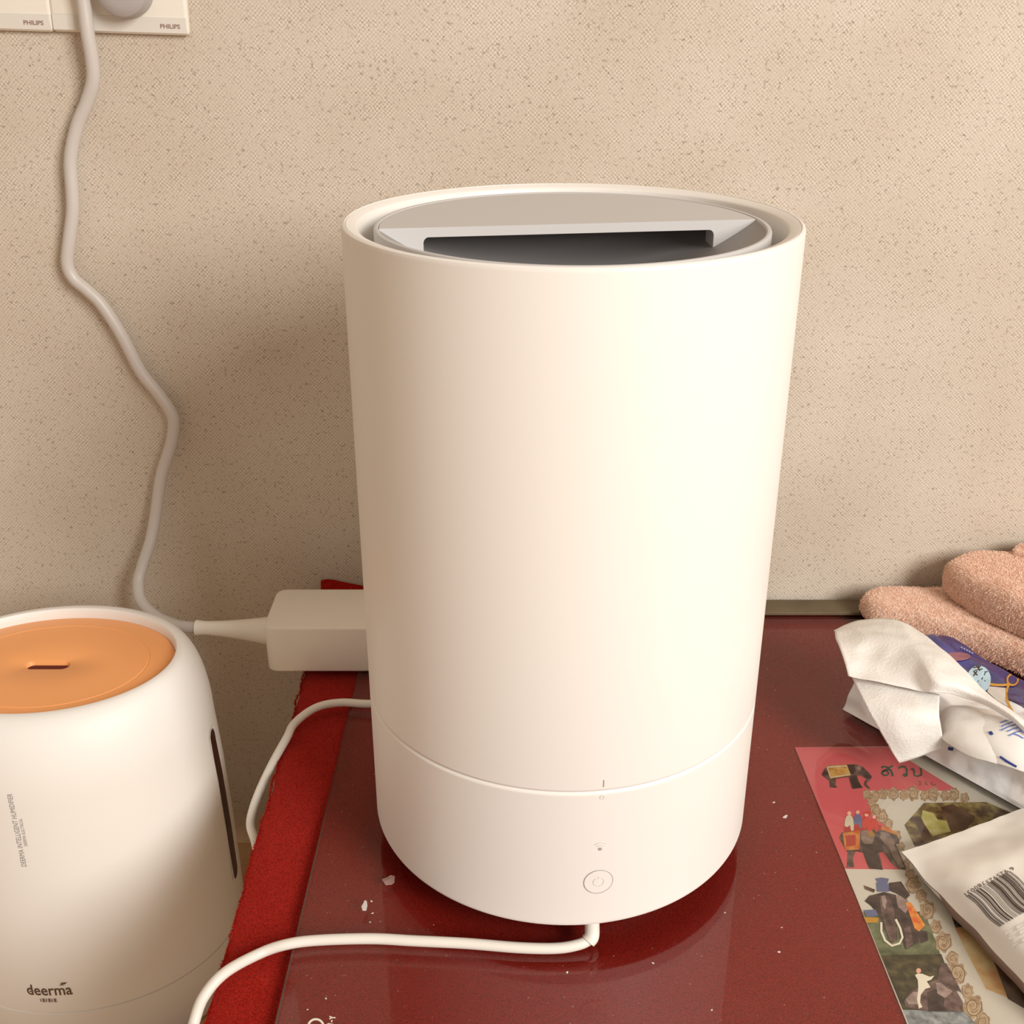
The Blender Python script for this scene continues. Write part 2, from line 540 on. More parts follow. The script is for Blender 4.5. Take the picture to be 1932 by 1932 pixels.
# ------------------------------------------------------------------ tall white humidifier
AX = Vector((0.0312, 0.6001, 0))
HRZ = math.radians(7.8)
hum = tag(empty('humidifier', AX, HRZ), 'tall white cylindrical humidifier with a grey scooped lid on the glass', 'humidifier')
HR = 0.12
lathe('tank', circ([(0.110, 0.1118), (0.1188, 0.1118), (0.1196, 0.1121), (0.12, 0.1128), (0.12, 0.1134), (0.12, 0.25), (0.12, 0.3884), (0.12, 0.3890), (0.1197, 0.3902), (0.1190, 0.3908),
                    (0.1182, 0.3909), (0.1180, 0.3902), (0.1176, 0.3902), (0.1174, 0.3907), (0.1128, 0.3893), (0.1121, 0.3888), (0.1117, 0.3880),
                    (0.1112, 0.3700), (0.1030, 0.3660)]), M['white'], hum, seg=220)
lathe('base', circ([(0.108, 0.0205), (0.1130, 0.0178), (0.1185, 0.0175), (0.1195, 0.0180), (0.12, 0.0192), (0.12, 0.0200), (0.12, 0.1090), (0.12, 0.1096), (0.1197, 0.1104), (0.1188, 0.1112), (0.110, 0.1116)]),
      M['white'], hum, seg=220)
lathe('foot', circ([(0.09, 0.0), (0.0945, 0.001), (0.096, 0.022), (0.108, 0.0205)]), M['foot'], hum, cap0=True)

# lid: ring, scooped dish, half cover with the outlet
LZ, LR = 0.3880, 0.1035
lid = lathe('lid', circ([(0.1018, 0.366), (0.1035, 0.3675), (0.1035, 0.3868), (0.1031, 0.3878), (0.1024, 0.3881), (0.1012, 0.3879), (0.1006, 0.3868)]), M['lidgrey'], hum, seg=200)
DD, DR = 0.034, 0.1006


def dish_z(r):
    return LZ - 0.0012 - DD * (1 - (r / DR) ** 2)


lathe('dish', circ([(max(r, 0.0004), dish_z(r)) for r in [DR * k / 24 for k in range(25)]]), M['dish'], lid, seg=160, cap0=True)


def lid_cover():
    """rear half disc with the vertical face and its wide opening; chord along local x"""
    v, f = [], []
    n = 80
    ang = [math.pi * i / n for i in range(n + 1)]
    top = LZ - 0.0004
    for a in ang: v.append((DR * math.cos(a), DR * math.sin(a), top))
    f.append(tuple(range(n + 1)))
    k = len(v)
    for a in ang: v.append((DR * math.cos(a), DR * math.sin(a), top - 0.0025))
    f.append(tuple(range(k + n, k - 1, -1)))
    # vertical face as vertical strips: z from top to bottom(x)
    ox, oz, rr = 0.0780, 0.0050, 0.0030

    def bottom(x):
        d = dish_z(abs(x)) - 0.0003
        if abs(x) >= ox: return d
        t = ox - abs(x)
        if t < rr: return top - oz - (rr - math.sqrt(max(rr * rr - (rr - t) ** 2, 0)))
        return top - oz
    xs = [-DR + (DR - ox) * i / 14 for i in range(14)] + [-ox - 1e-5, -ox + 1e-5] + [-ox + rr * (i / 8) for i in range(1, 9)]
    xs += [-ox + rr + (2 * ox - 2 * rr) * i / 40 for i in range(1, 40)]
    xs = xs + [-x for x in reversed(xs)]
    xs = sorted(set(xs))
    for yy in (0.0, 0.0022):
        k = len(v)
        for x in xs:
            v.append((x, yy, top)); v.append((x, yy, bottom(x)))
        for i in range(len(xs) - 1):
            q = (k + 2 * i, k + 2 * i + 1, k + 2 * i + 3, k + 2 * i + 2)
            f.append(q if yy == 0 else q[::-1])
        if yy == 0: k0 = k
    for i in range(len(xs) - 1):        # soffit of the opening
        f.append((k0 + 2 * i + 1, k + 2 * i + 1, k + 2 * i + 3, k0 + 2 * i + 3))
    # opening jambs run back a little
    for s in (-1, 1):
        x = s * ox; kk = len(v)
        v += [(x, 0.0, top - oz), (x, 0.014, top - oz), (x, 0.014, dish_z(ox)), (x, 0.0, dish_z(ox))]
        f.append((kk, kk + 1, kk + 2, kk + 3))
    return mesh('cover', v, f, M['lidgrey'], lid)


lid_cover()


def cyl_uv(px, py):                 # photo point on the drum -> (angle from local front, height)
    d = ray(px, py); ox, oy = -AX.x, -AX.y
    a = d.x * d.x + d.y * d.y; b = 2 * (ox * d.x + oy * d.y); c = ox * ox + oy * oy - HR * HR
    t = (-b - math.sqrt(b * b - 4 * a * c)) / (2 * a)
    x, y, z = ox + d.x * t, oy + d.y * t, CAMH + d.z * t
    return math.atan2(y, x) + math.pi / 2 - HRZ, z


def on_drum(name, v2, f2, phi, z0, m, parent, off=0.00025):
    V = []
    for (u, w) in v2:
        a = phi + u / HR; r = HR + off
        V.append((r * math.sin(a), -r * math.cos(a), z0 + w))
    return mesh(name, V, f2, m, parent, True)


pb, zb = cyl_uv(1129, 1663)
v, f = ring2d(0.0, 0.0080, 48)
btn = on_drum('power_button', v, f, pb, zb, M['white'], hum, 0.0003)
v, f = ring2d(0.0080, 0.0083, 60)
on_drum('button_gap', v, f, pb, zb, M['gap'], btn, 0.0004)
v, f = merge(ring2d(0.0028, 0.0031, 30, math.radians(120), math.radians(420)), stroke2d([(0, 0.0022), (0, 0.0040)], 0.0003))
on_drum('power_symbol', v, f, pb, zb, M['faint'], btn, 0.0005)
pd, zd = cyl_uv(1132, 1601.5)
v, f = ring2d(0.0, 0.00105, 20)
ind = on_drum('indicator_light', v, f, pd, zd, M['dot'], hum)
v, f = merge(ring2d(0.0024, 0.0028, 12, math.radians(45), math.radians(135)), ring2d(0.0042, 0.0046, 14, math.radians(45), math.radians(135)))
on_drum('signal_mark', v, f, pd, zd, M['faint'], hum)
pt, zt = cyl_uv(1139, 1478)
v, f = stroke2d([(0, -0.0023), (0, 0.0023)], 0.00045)
on_drum('alignment_tick', v, f, pt, zt, M['gap'], hum)
pr, zr = cyl_uv(1136, 1504)
v, f = ring2d(0.0009, 0.0013, 20, 0, 2 * math.pi)
on_drum('alignment_ring', v, f, pr, zr, M['faint'], hum)

# ------------------------------------------------------------------ white oval humidifier with orange lid
DCX, DCY = -0.3393, 0.703
DB = -0.245
dee = tag(empty('humidifier', (DCX, DCY, DB)), 'white oval humidifier with a slotted orange lid beside the red cloth', 'humidifier')
BA, BB = 0.1165, 0.1030


def prof(lst):
    return [(a, b, z - DB) for a, b, z in lst]


shoulder = []
A0, B0, Z0 = 0.1120, 0.0990, -0.005
A1, B1, Z1 = 0.0935, 0.0735, 0.0570
for i in range(13):
    t = math.pi / 2 * i / 12
    shoulder.append((A1 + (A0 - A1) * math.cos(t), B1 + (B0 - B1) * math.cos(t), Z0 + (Z1 - Z0) * math.sin(t)))
lathe('body', prof([(BA - 0.0008, BB - 0.0008, -0.1876), (BA, BB, -0.1868), (BA, BB, -0.16), (BA - 0.0006, BB - 0.0006, -0.10), (BA - 0.002, BB - 0.0018, -0.05)] + shoulder +
                   [(0.0918, 0.0718, 0.0568), (0.0908, 0.0708, 0.0555), (0.0903, 0.0703, 0.0520), (0.0900, 0.0700, 0.0460)]), M['gloss_white'], dee, seg=200)
lathe('base', prof([(BA - 0.006, BB - 0.006, DB), (BA - 0.003, BB - 0.003, DB + 0.002), (BA - 0.0015, BB - 0.0015, DB + 0.01), (BA - 0.0004, BB - 0.0004, -0.1890), (BA - 0.0012, BB - 0.0012, -0.1880)]),
      M['gloss_white'], dee, seg=200, cap0=True)
LIDZ = 0.0500


def oval_lid():
    """orange lid with a shallow slot: rings around the slot opening, then out to the oval edge"""
    v, f = [], []
    n = 120
    sl, sw = 0.0110, 0.0046       # slot half straight length, radius
    cx, cy = -0.002, 0.0

    def slotpt(i, r):
        t = 2 * math.pi * i / n
        c, s = math.cos(t), math.sin(t)
        # evenly spaced walk round a stadium of straight length 2*sl
        per = 4 * sl + 2 * math.pi * r; d = per * i / n
        q = math.pi * r / 2
        if d < q: a = d / r; return (cx + sl + r * math.cos(a), cy + r * math.sin(a))
        d -= q
        if d < 2 * sl: return (cx + sl - d, cy + r)
        d -= 2 * sl
        if d < 2 * q: a = math.pi / 2 + d / r; return (cx - sl + r * math.cos(a), cy + r * math.sin(a))
        d -= 2 * q
        if d < 2 * sl: return (cx - sl + d, cy - r)
        d -= 2 * sl; a = -math.pi / 2 + d / r
        return (cx + sl + r * math.cos(a), cy + r * math.sin(a))

    def ovpt(i, a, b):
        t = 2 * math.pi * i / n
        return (a * math.cos(t), b * math.sin(t))
    rings = []
    rings.append([(*slotpt(i, sw * 0.9), LIDZ - 0.0032) for i in range(n)])
    rings.append([(*slotpt(i, sw), LIDZ - 0.0020) for i in range(n)])
    rings.append([(*slotpt(i, sw + 0.0006), LIDZ - 0.0006) for i in range(n)])
    rings.append([(*slotpt(i, sw + 0.0016), LIDZ) for i in range(n)])
    for a, b, dz in ((0.045, 0.034, 0.0004), (0.0705, 0.0545, 0.0002), (0.0710, 0.0550, -0.0003), (0.0714, 0.0554, -0.0003), (0.0719, 0.0559, 0.0001),
                     (0.0880, 0.0680, -0.0004), (0.0898, 0.0698, -0.0010), (0.0898, 0.0698, -0.006)):
        rings.append([(*ovpt(i, a, b), LIDZ + dz) for i in range(n)])
    for r in rings: v += [(x, y, z - DB) for x, y, z in r]
    for k in range(len(rings) - 1):
        for i in range(n):
            j = (i + 1) % n
            f.append((k * n + i, k * n + j, (k + 1) * n + j, (k + 1) * n + i))
    o = mesh('lid', v, f, M['orange'], dee, True, math.radians(35))
    k = [(x, y, z - DB) for x, y, z in rings[0]]
    mesh('slot_dark_cap', k, [tuple(range(n))], M['slot_dark'], o)  # cap closing the slot, coloured dark for the shade inside the opening
    return o


oval_lid()


def oval_dir(t):                    # outward surface point of the straight body
    return BA * math.cos(t), BB * math.sin(t)


def oval_hit(px, py):
    d = ray(px, py); s = BA / BB
    ox, oy = -DCX, -DCY * s; dx, dy = d.x, d.y * s
    a = dx * dx + dy * dy; b = 2 * (ox * dx + oy * dy); c = ox * ox + oy * oy - BA * BA
    D = b * b - 4 * a * c
    t = (-b - math.sqrt(max(D, 0))) / (2 * a)
    return math.atan2(oy + dy * t, ox + dx * t), CAMH + d.z * t


def oval_ab(z):
    if z > Z0:
        c = math.sqrt(max(0.0, 1 - ((z - Z0) / (Z1 - Z0)) ** 2)); return A1 + (A0 - A1) * c, B1 + (B0 - B1) * c
    tab = [(-0.30, BA, BB), (-0.16, BA, BB), (-0.10, BA - 0.0006, BB - 0.0006), (-0.05, BA - 0.002, BB - 0.0018), (-0.005, A0, B0), (0.03, A0 - 0.002, B0 - 0.003)]
    for (za, a1, b1), (zb_, a2, b2) in zip(tab, tab[1:]):
        if z <= zb_:
            k = (z - za) / (zb_ - za); return a1 + (a2 - a1) * k, b1 + (b2 - b1) * k
    return A0, B0


def on_oval(name, v2, f2, t0, z0, m, parent, off=0.0003):
    V = []
    for u, w in v2:
        sc = math.hypot(BA * math.sin(t0), BB * math.cos(t0)); t = t0 + u / sc
        oa, ob = oval_ab(z0 + w); V.append(((oa + off) * math.cos(t), (ob + off) * math.sin(t), z0 + w - DB))
    return mesh(name, V, f2, m, parent)


# water window on the right side
t0 = math.radians(-1); zc_ = -0.078
v, f = [], []
pts = []
hw, hh = 0.0058, 0.072
for i in range(25):
    a = math.pi * i / 24; pts.append((hw * math.cos(a), hh - hw + hw * math.sin(a)))
for i in range(25):
    a = math.pi + math.pi * i / 24; pts.append((hw * math.cos(a), -hh + hw + hw * math.sin(a)))
big = [(x * 1.35, y * 1.02) for x, y in pts]
N_ = len(pts)
wframe = on_oval('water_window', big + pts, [(i, (i + 1) % N_, N_ + (i + 1) % N_, N_ + i) for i in range(N_)], t0, zc_, M['gloss_white'], dee, 0.0007)
wv = [(x, y) for x, y in pts]
strips = []
for i in range(26):
    yy = -hh + 0.0006 + (2 * hh - 0.0012) * i / 25
    e = max(0.0, abs(yy) - (hh - hw)); wx = math.sqrt(max(hw * hw - e * e, 1e-8))
    strips += [(-wx, yy), (wx, yy)]
on_oval('window_pane', strips, [(2 * i, 2 * i + 1, 2 * i + 3, 2 * i + 2) for i in range(25)], t0, zc_, M['smoke'], wframe, 0.0005)

# lettering
tl, zl_ = oval_hit(53, 1876)
v, f = text_vf('deerma', 1.0, bold=0.012); v = fit(v, 0.0330, 0.0104)
extra = [ring2d(0, 0.0007, 10, 0, 2 * math.pi, 0.0027, 0.0036), ring2d(0, 0.0007, 10, 0, 2 * math.pi, 0.0305, 0.0036),
         ([(0.0245, 0.0098), (0.0285, 0.0098), (0.0268, 0.0112), (0.0255, 0.0122), (0.0308, 0.0124), (0.0290, 0.0106), (0.0276, 0.0086)], [(0, 1, 2), (2, 3, 4, 5), (1, 5, 6)])]
v, f = merge((v, f), *extra)
on_oval('logo', v, f, tl, zl_, M['brownink'], dee)
t1, z1_ = oval_hit(76, 1882)
cn = []
for k in range(3):                   # three tiny characters under the logo
    x = 0.0042 * k
    cn += [stroke2d([(x, 0), (x, 0.0030)], 0.0006), stroke2d([(x + 0.0011, 0.0029), (x + 0.0034, 0.0029)], 0.0006), stroke2d([(x + 0.0011, 0.0015), (x + 0.0034, 0.0015)], 0.0006),
           stroke2d([(x + 0.0022, 0.0), (x + 0.0022, 0.0030)], 0.0006), stroke2d([(x + 0.0009, 0.0001), (x + 0.0036, 0.0001)], 0.0005)]
v, f = merge(*cn)
on_oval('logo_characters', v, f, t1, z1_ - 0.0040, M['brownink'], dee)


def vertical_text(name, s, px0, py0, length, height):
    tt, zz = oval_hit(px0, py0)
    v, f = text_vf(s, 1.0); v = fit(v, length, height)
    v = [(-b, a) for a, b in v]      # reads upwards
    on_oval(name, v, f, tt, zz, M['ink'], dee)


vertical_text('lettering', 'DEERMA INTELLIGENT HUMIDIFIER', 49, 1638, 0.0600, 0.0036)
vertical_text('lettering', 'DEERMA ELECTRICAL', 50, 1601, 0.0228, 0.0022)

# low stand under the oval humidifier
st = tag(empty('stool', (DCX, DCY, -0.62)), 'low light wooden stool under the oval humidifier', 'stool')
rbox('seat', -0.15, 0.15, -0.15, 0.15, 0.35, 0.375, 0.004, M['lightwood'], st)
for sx in (-1, 1):
    for sy in (-1, 1):
        rbox('leg', sx * 0.125 - 0.016, sx * 0.125 + 0.016, sy * 0.125 - 0.016, sy * 0.125 + 0.016, 0, 0.351, 0.002, M['lightwood'], st)

# ------------------------------------------------------------------ power adapter, its lead, mains cord
ad = tag(empty('power_adapter', (-0.13, 0.803, 0)), 'white rectangular power adapter lying on the glass behind the tall humidifier', 'power adapter')
def adapter_case():
    bm = bmesh.new(); v, f = box_vf(-0.068, 0.072, -0.0325, 0.0325, 0.0003, 0.0412)
    vs_ = [bm.verts.new(q) for q in v]
    for q in f: bm.faces.new([vs_[k] for k in q])
    bmesh.ops.recalc_face_normals(bm, faces=bm.faces)
    up = [e for e in bm.edges if abs(e.verts[0].co.z - e.verts[1].co.z) > 0.01]
    bmesh.ops.bevel(bm, geom=up, offset=0.009, segments=8, profile=0.5, affect='EDGES')
    rims = [e for e in bm.edges if abs(e.verts[0].co.z - e.verts[1].co.z) < 1e-5 and len(e.link_faces) == 2 and abs(e.link_faces[0].normal.z - e.link_faces[1].normal.z) > 0.5]
    bmesh.ops.bevel(bm, geom=rims, offset=0.0018, segments=3, profile=0.5, affect='EDGES')
    me = bpy.data.meshes.new('case'); bm.to_mesh(me); bm.free()
    for p in me.polygons: p.use_smooth = True
    me.set_sharp_from_angle(angle=math.radians(40)); me.materials.append(M['adapter'])
    o = bpy.data.objects.new('case', me); C.objects.link(o); o.parent = ad


adapter_case()
tube('lead_sleeve', [(0.070, 0, 0.012), (0.082, 0, 0.010), (0.092, -0.004, 0.007)], lambda t: 0.0045 - 0.0012 * t, M['leadm'], ad)

lead = tag(empty('power_lead', (0.048, 0.49, 0)), 'thin white low-voltage lead looping off the desk to the tall humidifier', 'cable')
LO = Vector((0.048, 0.49, 0))
lr = 0.0031
pl = [(-0.040, 0.799, 0.0065), (-0.020, 0.785, lr), (-0.025, 0.755, lr), (-0.060, 0.728, lr), (-0.105, 0.7215, lr), (-0.132, 0.723, lr), (-0.150, 0.716, 0.0030), (-0.163, 0.700, 0.0005)]
for px, py, y in ((541, 1392, 0.683), (516, 1437, 0.664), (493, 1485, 0.645), (478, 1525, 0.628), (473, 1558, 0.612), (484, 1597, 0.592)):
    pl.append(tuple(ony(px, py, y)))
e = Vector(pl[-1])
pl += [(e.x + 0.006, e.y - 0.02, e.z - 0.022), (-0.190, 0.54, -0.135), (-0.200, 0.49, -0.150), (-0.196, 0.445, -0.110)]
for px, py, y in ((352, 1990, 0.425), (366, 1930, 0.435), (385, 1880, 0.447), (425, 1835, 0.460)):
    pl.append(tuple(ony(px, py, y)))
for px, py, z in ((488, 1800, 0.0005), (540, 1782, lr), (600, 1774, lr), (700, 1771, lr), (780, 1775, lr), (880, 1780, lr), (980, 1788, lr), (1050, 1789, lr), (1092, 1782, 0.0042), (1114, 1772, 0.0056)):
    pl.append(tuple(onz(px, py, z)))
tube('cord', [Vector(p) - LO for p in pl], lr, M['leadm'], lead, n=12)
j = Vector(pl[-1]) - LO
tube('plug', [j + Vector((-0.0015, -0.001, -0.0006)), j + Vector((0.0008, 0.001, 0.0016)), j + Vector((0.0012, 0.007, 0.0060)), j + Vector((0.0012, 0.010, 0.0100))],
     lambda t: 0.0043, M['leadm'], lead)

mains = tag(empty('mains_cord', (-0.24, 0.80, 0.02)), 'white mains cord hanging from the wall socket to the adapter', 'cable')
MO = Vector((-0.24, 0.80, 0.02))
cr = 0.0050
pm = [(-0.281, 0.870, 0.519), (-0.282, 0.869, 0.540), (-0.292, 0.868, 0.551), (-0.303, 0.869, 0.541), (-0.3045, 0.870, 0.518)]
cp = [(157, 0, .872), (165, 60, .872), (174, 115, .874), (175, 155, .876), (163, 195, .878), (145, 240, .879), (133, 300, .879), (136, 360, .879), (137, 400, .879), (131, 450, .879),
      (127, 495, .879), (138, 524, .879), (165, 548, .879), (192, 575, .879), (228, 630, .879), (265, 700, .879), (298, 742, .879), (321, 775, .878), (328, 800, .877), (322, 840, .876),
      (306, 890, .874), (299, 930, .872), (293, 975, .869), (284, 1020, .864), (268, 1070, .857), (261, 1100, .850), (267, 1134, .838), (295, 1163, .824), (335, 1180, .812), (372, 1184, .806)]
pm += [tuple(ony(*q)) for q in cp]
tube('cord', [Vector(p) - MO for p in pm], cr, M['cord'], mains, n=8)
c0 = ony(370, 1184, 0.806); c1 = Vector((-0.1990, 0.803, 0.0195))
ax_ = (c1 - c0)


def sleeve(t):
    if t < 0.05: return 0.0066
    if t < 0.12: return 0.0060
    return 0.0058 + 0.0062 * max(0, (t - 0.12) / 0.88) ** 1.5


tube('connector', [c0 + ax_ * (k / 16) - MO for k in range(17)], sleeve, M['adapter'], mains, seg=20, interp=False)

# ------------------------------------------------------------------ wall sockets
TILT = math.radians(1.65)


def socket(px_right, py_right, width, label, with_text=True):
    br = ony(px_right, py_right, WALL_Y - 0.006)
    root = tag(empty('wall_socket', (br.x, WALL_Y, br.z)), label, 'wall socket')
    root.rotation_euler = (0, TILT, 0)
    rbox('faceplate', -width, 0, -0.0072, -0.0002, 0, width, 0.0028, M['plate'], root, 4)
    band = rbox('lower_band', -width + 0.0012, -0.0012, -0.0076, -0.006, 0.0012, 0.0120, 0.0003, M['plateband'], root, 1)
    return root


s1 = socket(357.5, 67.5, 0.0985, 'ivory wall socket with a grey plug and the white cord in front')
s2 = socket(101, 60.5, 0.0985, 'ivory wall socket plate with no cord in front of it')
for s_ in (s1, s2):
    v, f = text_vf('PHILIPS', 1.0, bold=0.02); v = fit(v, 0.0142, 0.0030)
    mesh('lettering', [(a - 0.0200, -0.00785, b + 0.0044) for a, b in v], f, M['plateink'], s_)
pg = lathe('plug_body', circ([(0.0005, 0.0200), (0.010, 0.0198), (0.0150, 0.0190), (0.0176, 0.0168), (0.0186, 0.013), (0.0186, 0.0)]), M['plug'], None, seg=60, cap0=True, cap1=True)
pgc = ony(230, -20, WALL_Y - 0.02)
pg.parent = mains
pg.location = Vector((pgc.x, WALL_Y - 0.0080, pgc.z)) - MO
pg.rotation_euler = (math.pi / 2, 0, 0)
pg['label'] = 'grey round wall plug'

# ------------------------------------------------------------------ printed leaflet under the glass
BZ = -0.0053
leaf = tag(empty('leaflet', (0.209, 0.678, BZ)), 'pink printed leaflet with elephant pictures lying under the glass', 'leaflet')
LOFF = Vector((0.209, 0.678, BZ))


def prt(r, g, b):                   # ink on paper as it looks without the glass above it
    return srgb(min(250, r * 1.17 + 4), min(250, g * 1.17 + 4), min(250, b * 1.19 + 4))


M['pink'] = mat('pink_print', prt(206, 92, 104), 0.5, var=[prt(206, 84, 96), prt(210, 104, 116)], vscale=14)
M['pale'] = mat('pale_print_paper', prt(226, 222, 206), 0.5)
M['sky'] = mat('photo_sky', prt(216, 224, 216), 0.5)
M['grass'] = mat('photo_grass', prt(92, 104, 74), 0.6, var=[prt(70, 80, 54), prt(128, 138, 108)], vscale=120)
M['jungle'] = mat('photo_jungle', prt(58, 52, 34), 0.6, var=[prt(38, 34, 22), prt(64, 60, 38), prt(96, 88, 56)], vscale=160)
M['water'] = mat('photo_water', prt(140, 152, 164), 0.5, var=[prt(98, 108, 120), prt(170, 180, 190)], vscale=180)
M['eleph'] = mat('elephant_print', prt(84, 66, 62), 0.6, var=[prt(58, 44, 40), prt(90, 72, 68), prt(116, 96, 92)], vscale=150)
M['elephd'] = mat('dark_elephant_print', prt(60, 48, 46), 0.6, var=[prt(44, 34, 32), prt(78, 62, 58)], vscale=150)
M['saddle'] = mat('gold_cloth_print', prt(206, 158, 84), 0.6, var=[prt(180, 126, 58), prt(220, 178, 104)], vscale=260)
M['orangep'] = mat('orange_cloth_print', prt(222, 120, 50), 0.6, var=[prt(196, 84, 40), prt(232, 150, 70)], vscale=170)
M['skin'] = mat('figure_print', prt(208, 160, 140), 0.6)
M['cream'] = mat('cream_figure_print', prt(220, 206, 190), 0.6)
M['redp'] = mat('red_figure_print', prt(178, 62, 52), 0.6)
M['bluep'] = mat('blue_figure_print', prt(92, 98, 130), 0.6)
M['greenp'] = mat('green_letter_print', prt(58, 88, 72), 0.6)
M['tan'] = mat('scroll_frame_print', prt(176, 154, 128), 0.6, var=[prt(150, 126, 100), prt(196, 176, 150)], vscale=300)
M['tandark'] = mat('scroll_line_print', prt(126, 102, 78), 0.6)
M['lightgrey'] = mat('elephant_light_print', prt(142, 122, 116), 0.6, var=[prt(116, 98, 92), prt(156, 138, 132)], vscale=150)
M['tanlight'] = mat('scroll_light_print', prt(208, 192, 168), 0.6)
M['leafy'] = mat('photo_foliage', prt(120, 104, 66), 0.6, var=[prt(70, 52, 34), prt(112, 92, 56), prt(160, 150, 92)], vscale=130)
M['lime'] = mat('photo_bright_leaves', prt(206, 208, 132), 0.6, var=[prt(176, 178, 96), prt(222, 222, 156)], vscale=150)
M['trunk'] = mat('photo_trunk', prt(86, 62, 48), 0.6, var=[prt(66, 46, 36), prt(110, 84, 66)], vscale=90)
M['sand'] = mat('photo_sand', prt(214, 180, 132), 0.6, var=[prt(190, 142, 92), prt(228, 202, 158)], vscale=70)
LAY = [0]


def bz(X, Y):                        # coordinates measured in a 3.5x enlargement of the photo
    return (1480 + X / 3.5, 1380 + Y / 3.5)


def flat(name, pts, m, faces=None, parent=None, lay=None):
    LAY[0] += 1
    z = BZ + 0.00003 + 0.0000022 * LAY[0]
    V = [onz(*bz(x, y), z) - LOFF for x, y in pts]
    return mesh(name, V, faces or [tuple(range(len(V)))], m, parent or leaf)


v, f = box_vf(0, 0.215, -0.298, 0, -0.00035, 0)
ca, sa = math.cos(0.0135), math.sin(0.0135)
v = [(x * ca - y * sa, x * sa + y * ca, z) for x, y, z in v]
mesh('paper', v, f, M['pale'], leaf)
# pink cover field
pk = flat('pink_field', [(68, 104), (680, 102), (1150, 391), (520, 392), (560, 470), (690, 620), (800, 912), (400, 910)], M['pink'])
# photo 2 (elephant with rider) and photo 3 (elephant in the river)
flat('photo_sky', [(399, 908), (790, 912), (925, 1200), (519, 1200)], M['sky'])
flat('photo_grass', [(516, 1192), (925, 1190), (1030, 1470), (634, 1480)], M['grass'])
flat('photo_jungle', [(633, 1476), (1036, 1470), (1190, 1860), (791, 1862)], M['jungle'])
flat('photo_water', [(781, 1838), (1190, 1848), (1290, 1960), (831, 1960)], M['water'])
# large photo at the right
flat('photo_foliage', [(920, 472), (1330, 466), (1560, 560), (1582, 700), (860, 760), (792, 618)], M['leafy'])
flat('photo_leaves', [(912, 520), (985, 540), (1010, 580), (1070, 590), (1098, 660), (985, 690), (935, 640), (905, 570)], M['lime'])
flat('photo_trunk', [(850, 570), (890, 560), (950, 650), (985, 720), (920, 730)], M['trunk'])
flat('photo_trunk', [(1030, 500), (1110, 480), (1260, 560), (1210, 640), (1110, 660), (1080, 600)], M['trunk'])
flat('photo_shade', [(1040, 1040), (1160, 1080), (1270, 1220), (1270, 1300), (1130, 1300)], M['jungle'])
flat('photo_sand', [(1125, 1296), (1300, 1280), (1420, 1560), (1480, 1760), (1330, 1700), (1200, 1450)], M['sand'])
flat('photo_trunk', [(1260, 1270), (1330, 1290), (1500, 1500), (1700, 1700), (1700, 1900), (1475, 1765), (1400, 1560)], M['trunk'])


# the scrolled gold frame: overlapping curls along a curved line
def scroll(cx, cy, s, flip=1):
    lob = R.choice((5, 6, 7)); ph = R.random() * 6
    g = []
    for i in range(40):
        a = 2 * math.pi * i / 40
        rr = s * (1.0 + 0.13 * math.sin(lob * a + ph))
        g.append((cx + rr * math.cos(a) * 0.82, cy + rr * math.sin(a)))
    o = flat('scroll', g, M['tan'])

    def spiral(n, r0, turn, a0):
        return [(cx + flip * r0 * math.cos(a0 + turn * k / n) * (1 - k / (n * 1.15)) * 0.8, cy + r0 * math.sin(a0 + turn * k / n) * (1 - k / (n * 1.15))) for k in range(n)]
    sv, sf = stroke2d(spiral(26, s * 0.98, 9.5, ph), max(3.0, s * 0.085))
    flat('scroll_line', sv, M['tandark'], sf, o)
    sv, sf = stroke2d(spiral(26, s * 0.80, 9.0, ph + 0.25), max(3.0, s * 0.075))
    flat('scroll_light', sv, M['tanlight'], sf, o)


for q in [(545, 415, 34), (600, 425, 38), (655, 412, 36), (720, 412, 44), (790, 420, 36), (850, 410, 48), (925, 424, 36), (985, 415, 46), (1060, 424, 36), (1120, 418, 44), (1190, 440, 36),
          (580, 470, 34), (600, 520, 42), (645, 560, 46), (690, 612, 34), (740, 690, 38), (770, 760, 30), (800, 880, 34),
          (830, 940, 38), (850, 1010, 60), (905, 1085, 44), (945, 1180, 62), (1000, 1290, 46), (1050, 1390, 66), (1110, 1500, 48), (1140, 1600, 72), (1210, 1715, 48), (1245, 1815, 78), (1310, 1920, 60)]:
    scroll(*q, flip=R.choice((-1, 1)))

# elephant 1 with the gold saddle cloth
flat('elephant', [(246, 285), (262, 252), (290, 225), (420, 218), (470, 216), (520, 235), (556, 270), (580, 300), (572, 312), (540, 345), (556, 362), (566, 380), (545, 372), (524, 350), (540, 310), (510, 295),
                  (480, 290), (490, 330), (518, 372), (448, 380), (425, 300), (340, 312), (338, 352), (350, 372), (300, 368), (298, 325), (262, 300)], M['eleph'])
flat('saddle_cloth', [(275, 228), (412, 218), (440, 290), (302, 312)], M['saddle'])
flat('elephant_ear', [(428, 222), (462, 220), (470, 262), (452, 286), (432, 262)], M['elephd'])
flat('elephant_leg', [(432, 300), (470, 292), (500, 345), (516, 370), (462, 374), (446, 340)], M['elephd'])
flat('elephant_face', [(478, 232), (500, 228), (512, 244), (496, 258), (480, 250)], M['lightgrey'])
tv, tf = stroke2d([(282, 236), (408, 228), (432, 284), (306, 304), (282, 236)], 7)
flat('cloth_border', tv, M['cream'], tf)
# Thai lettering, drawn in strokes


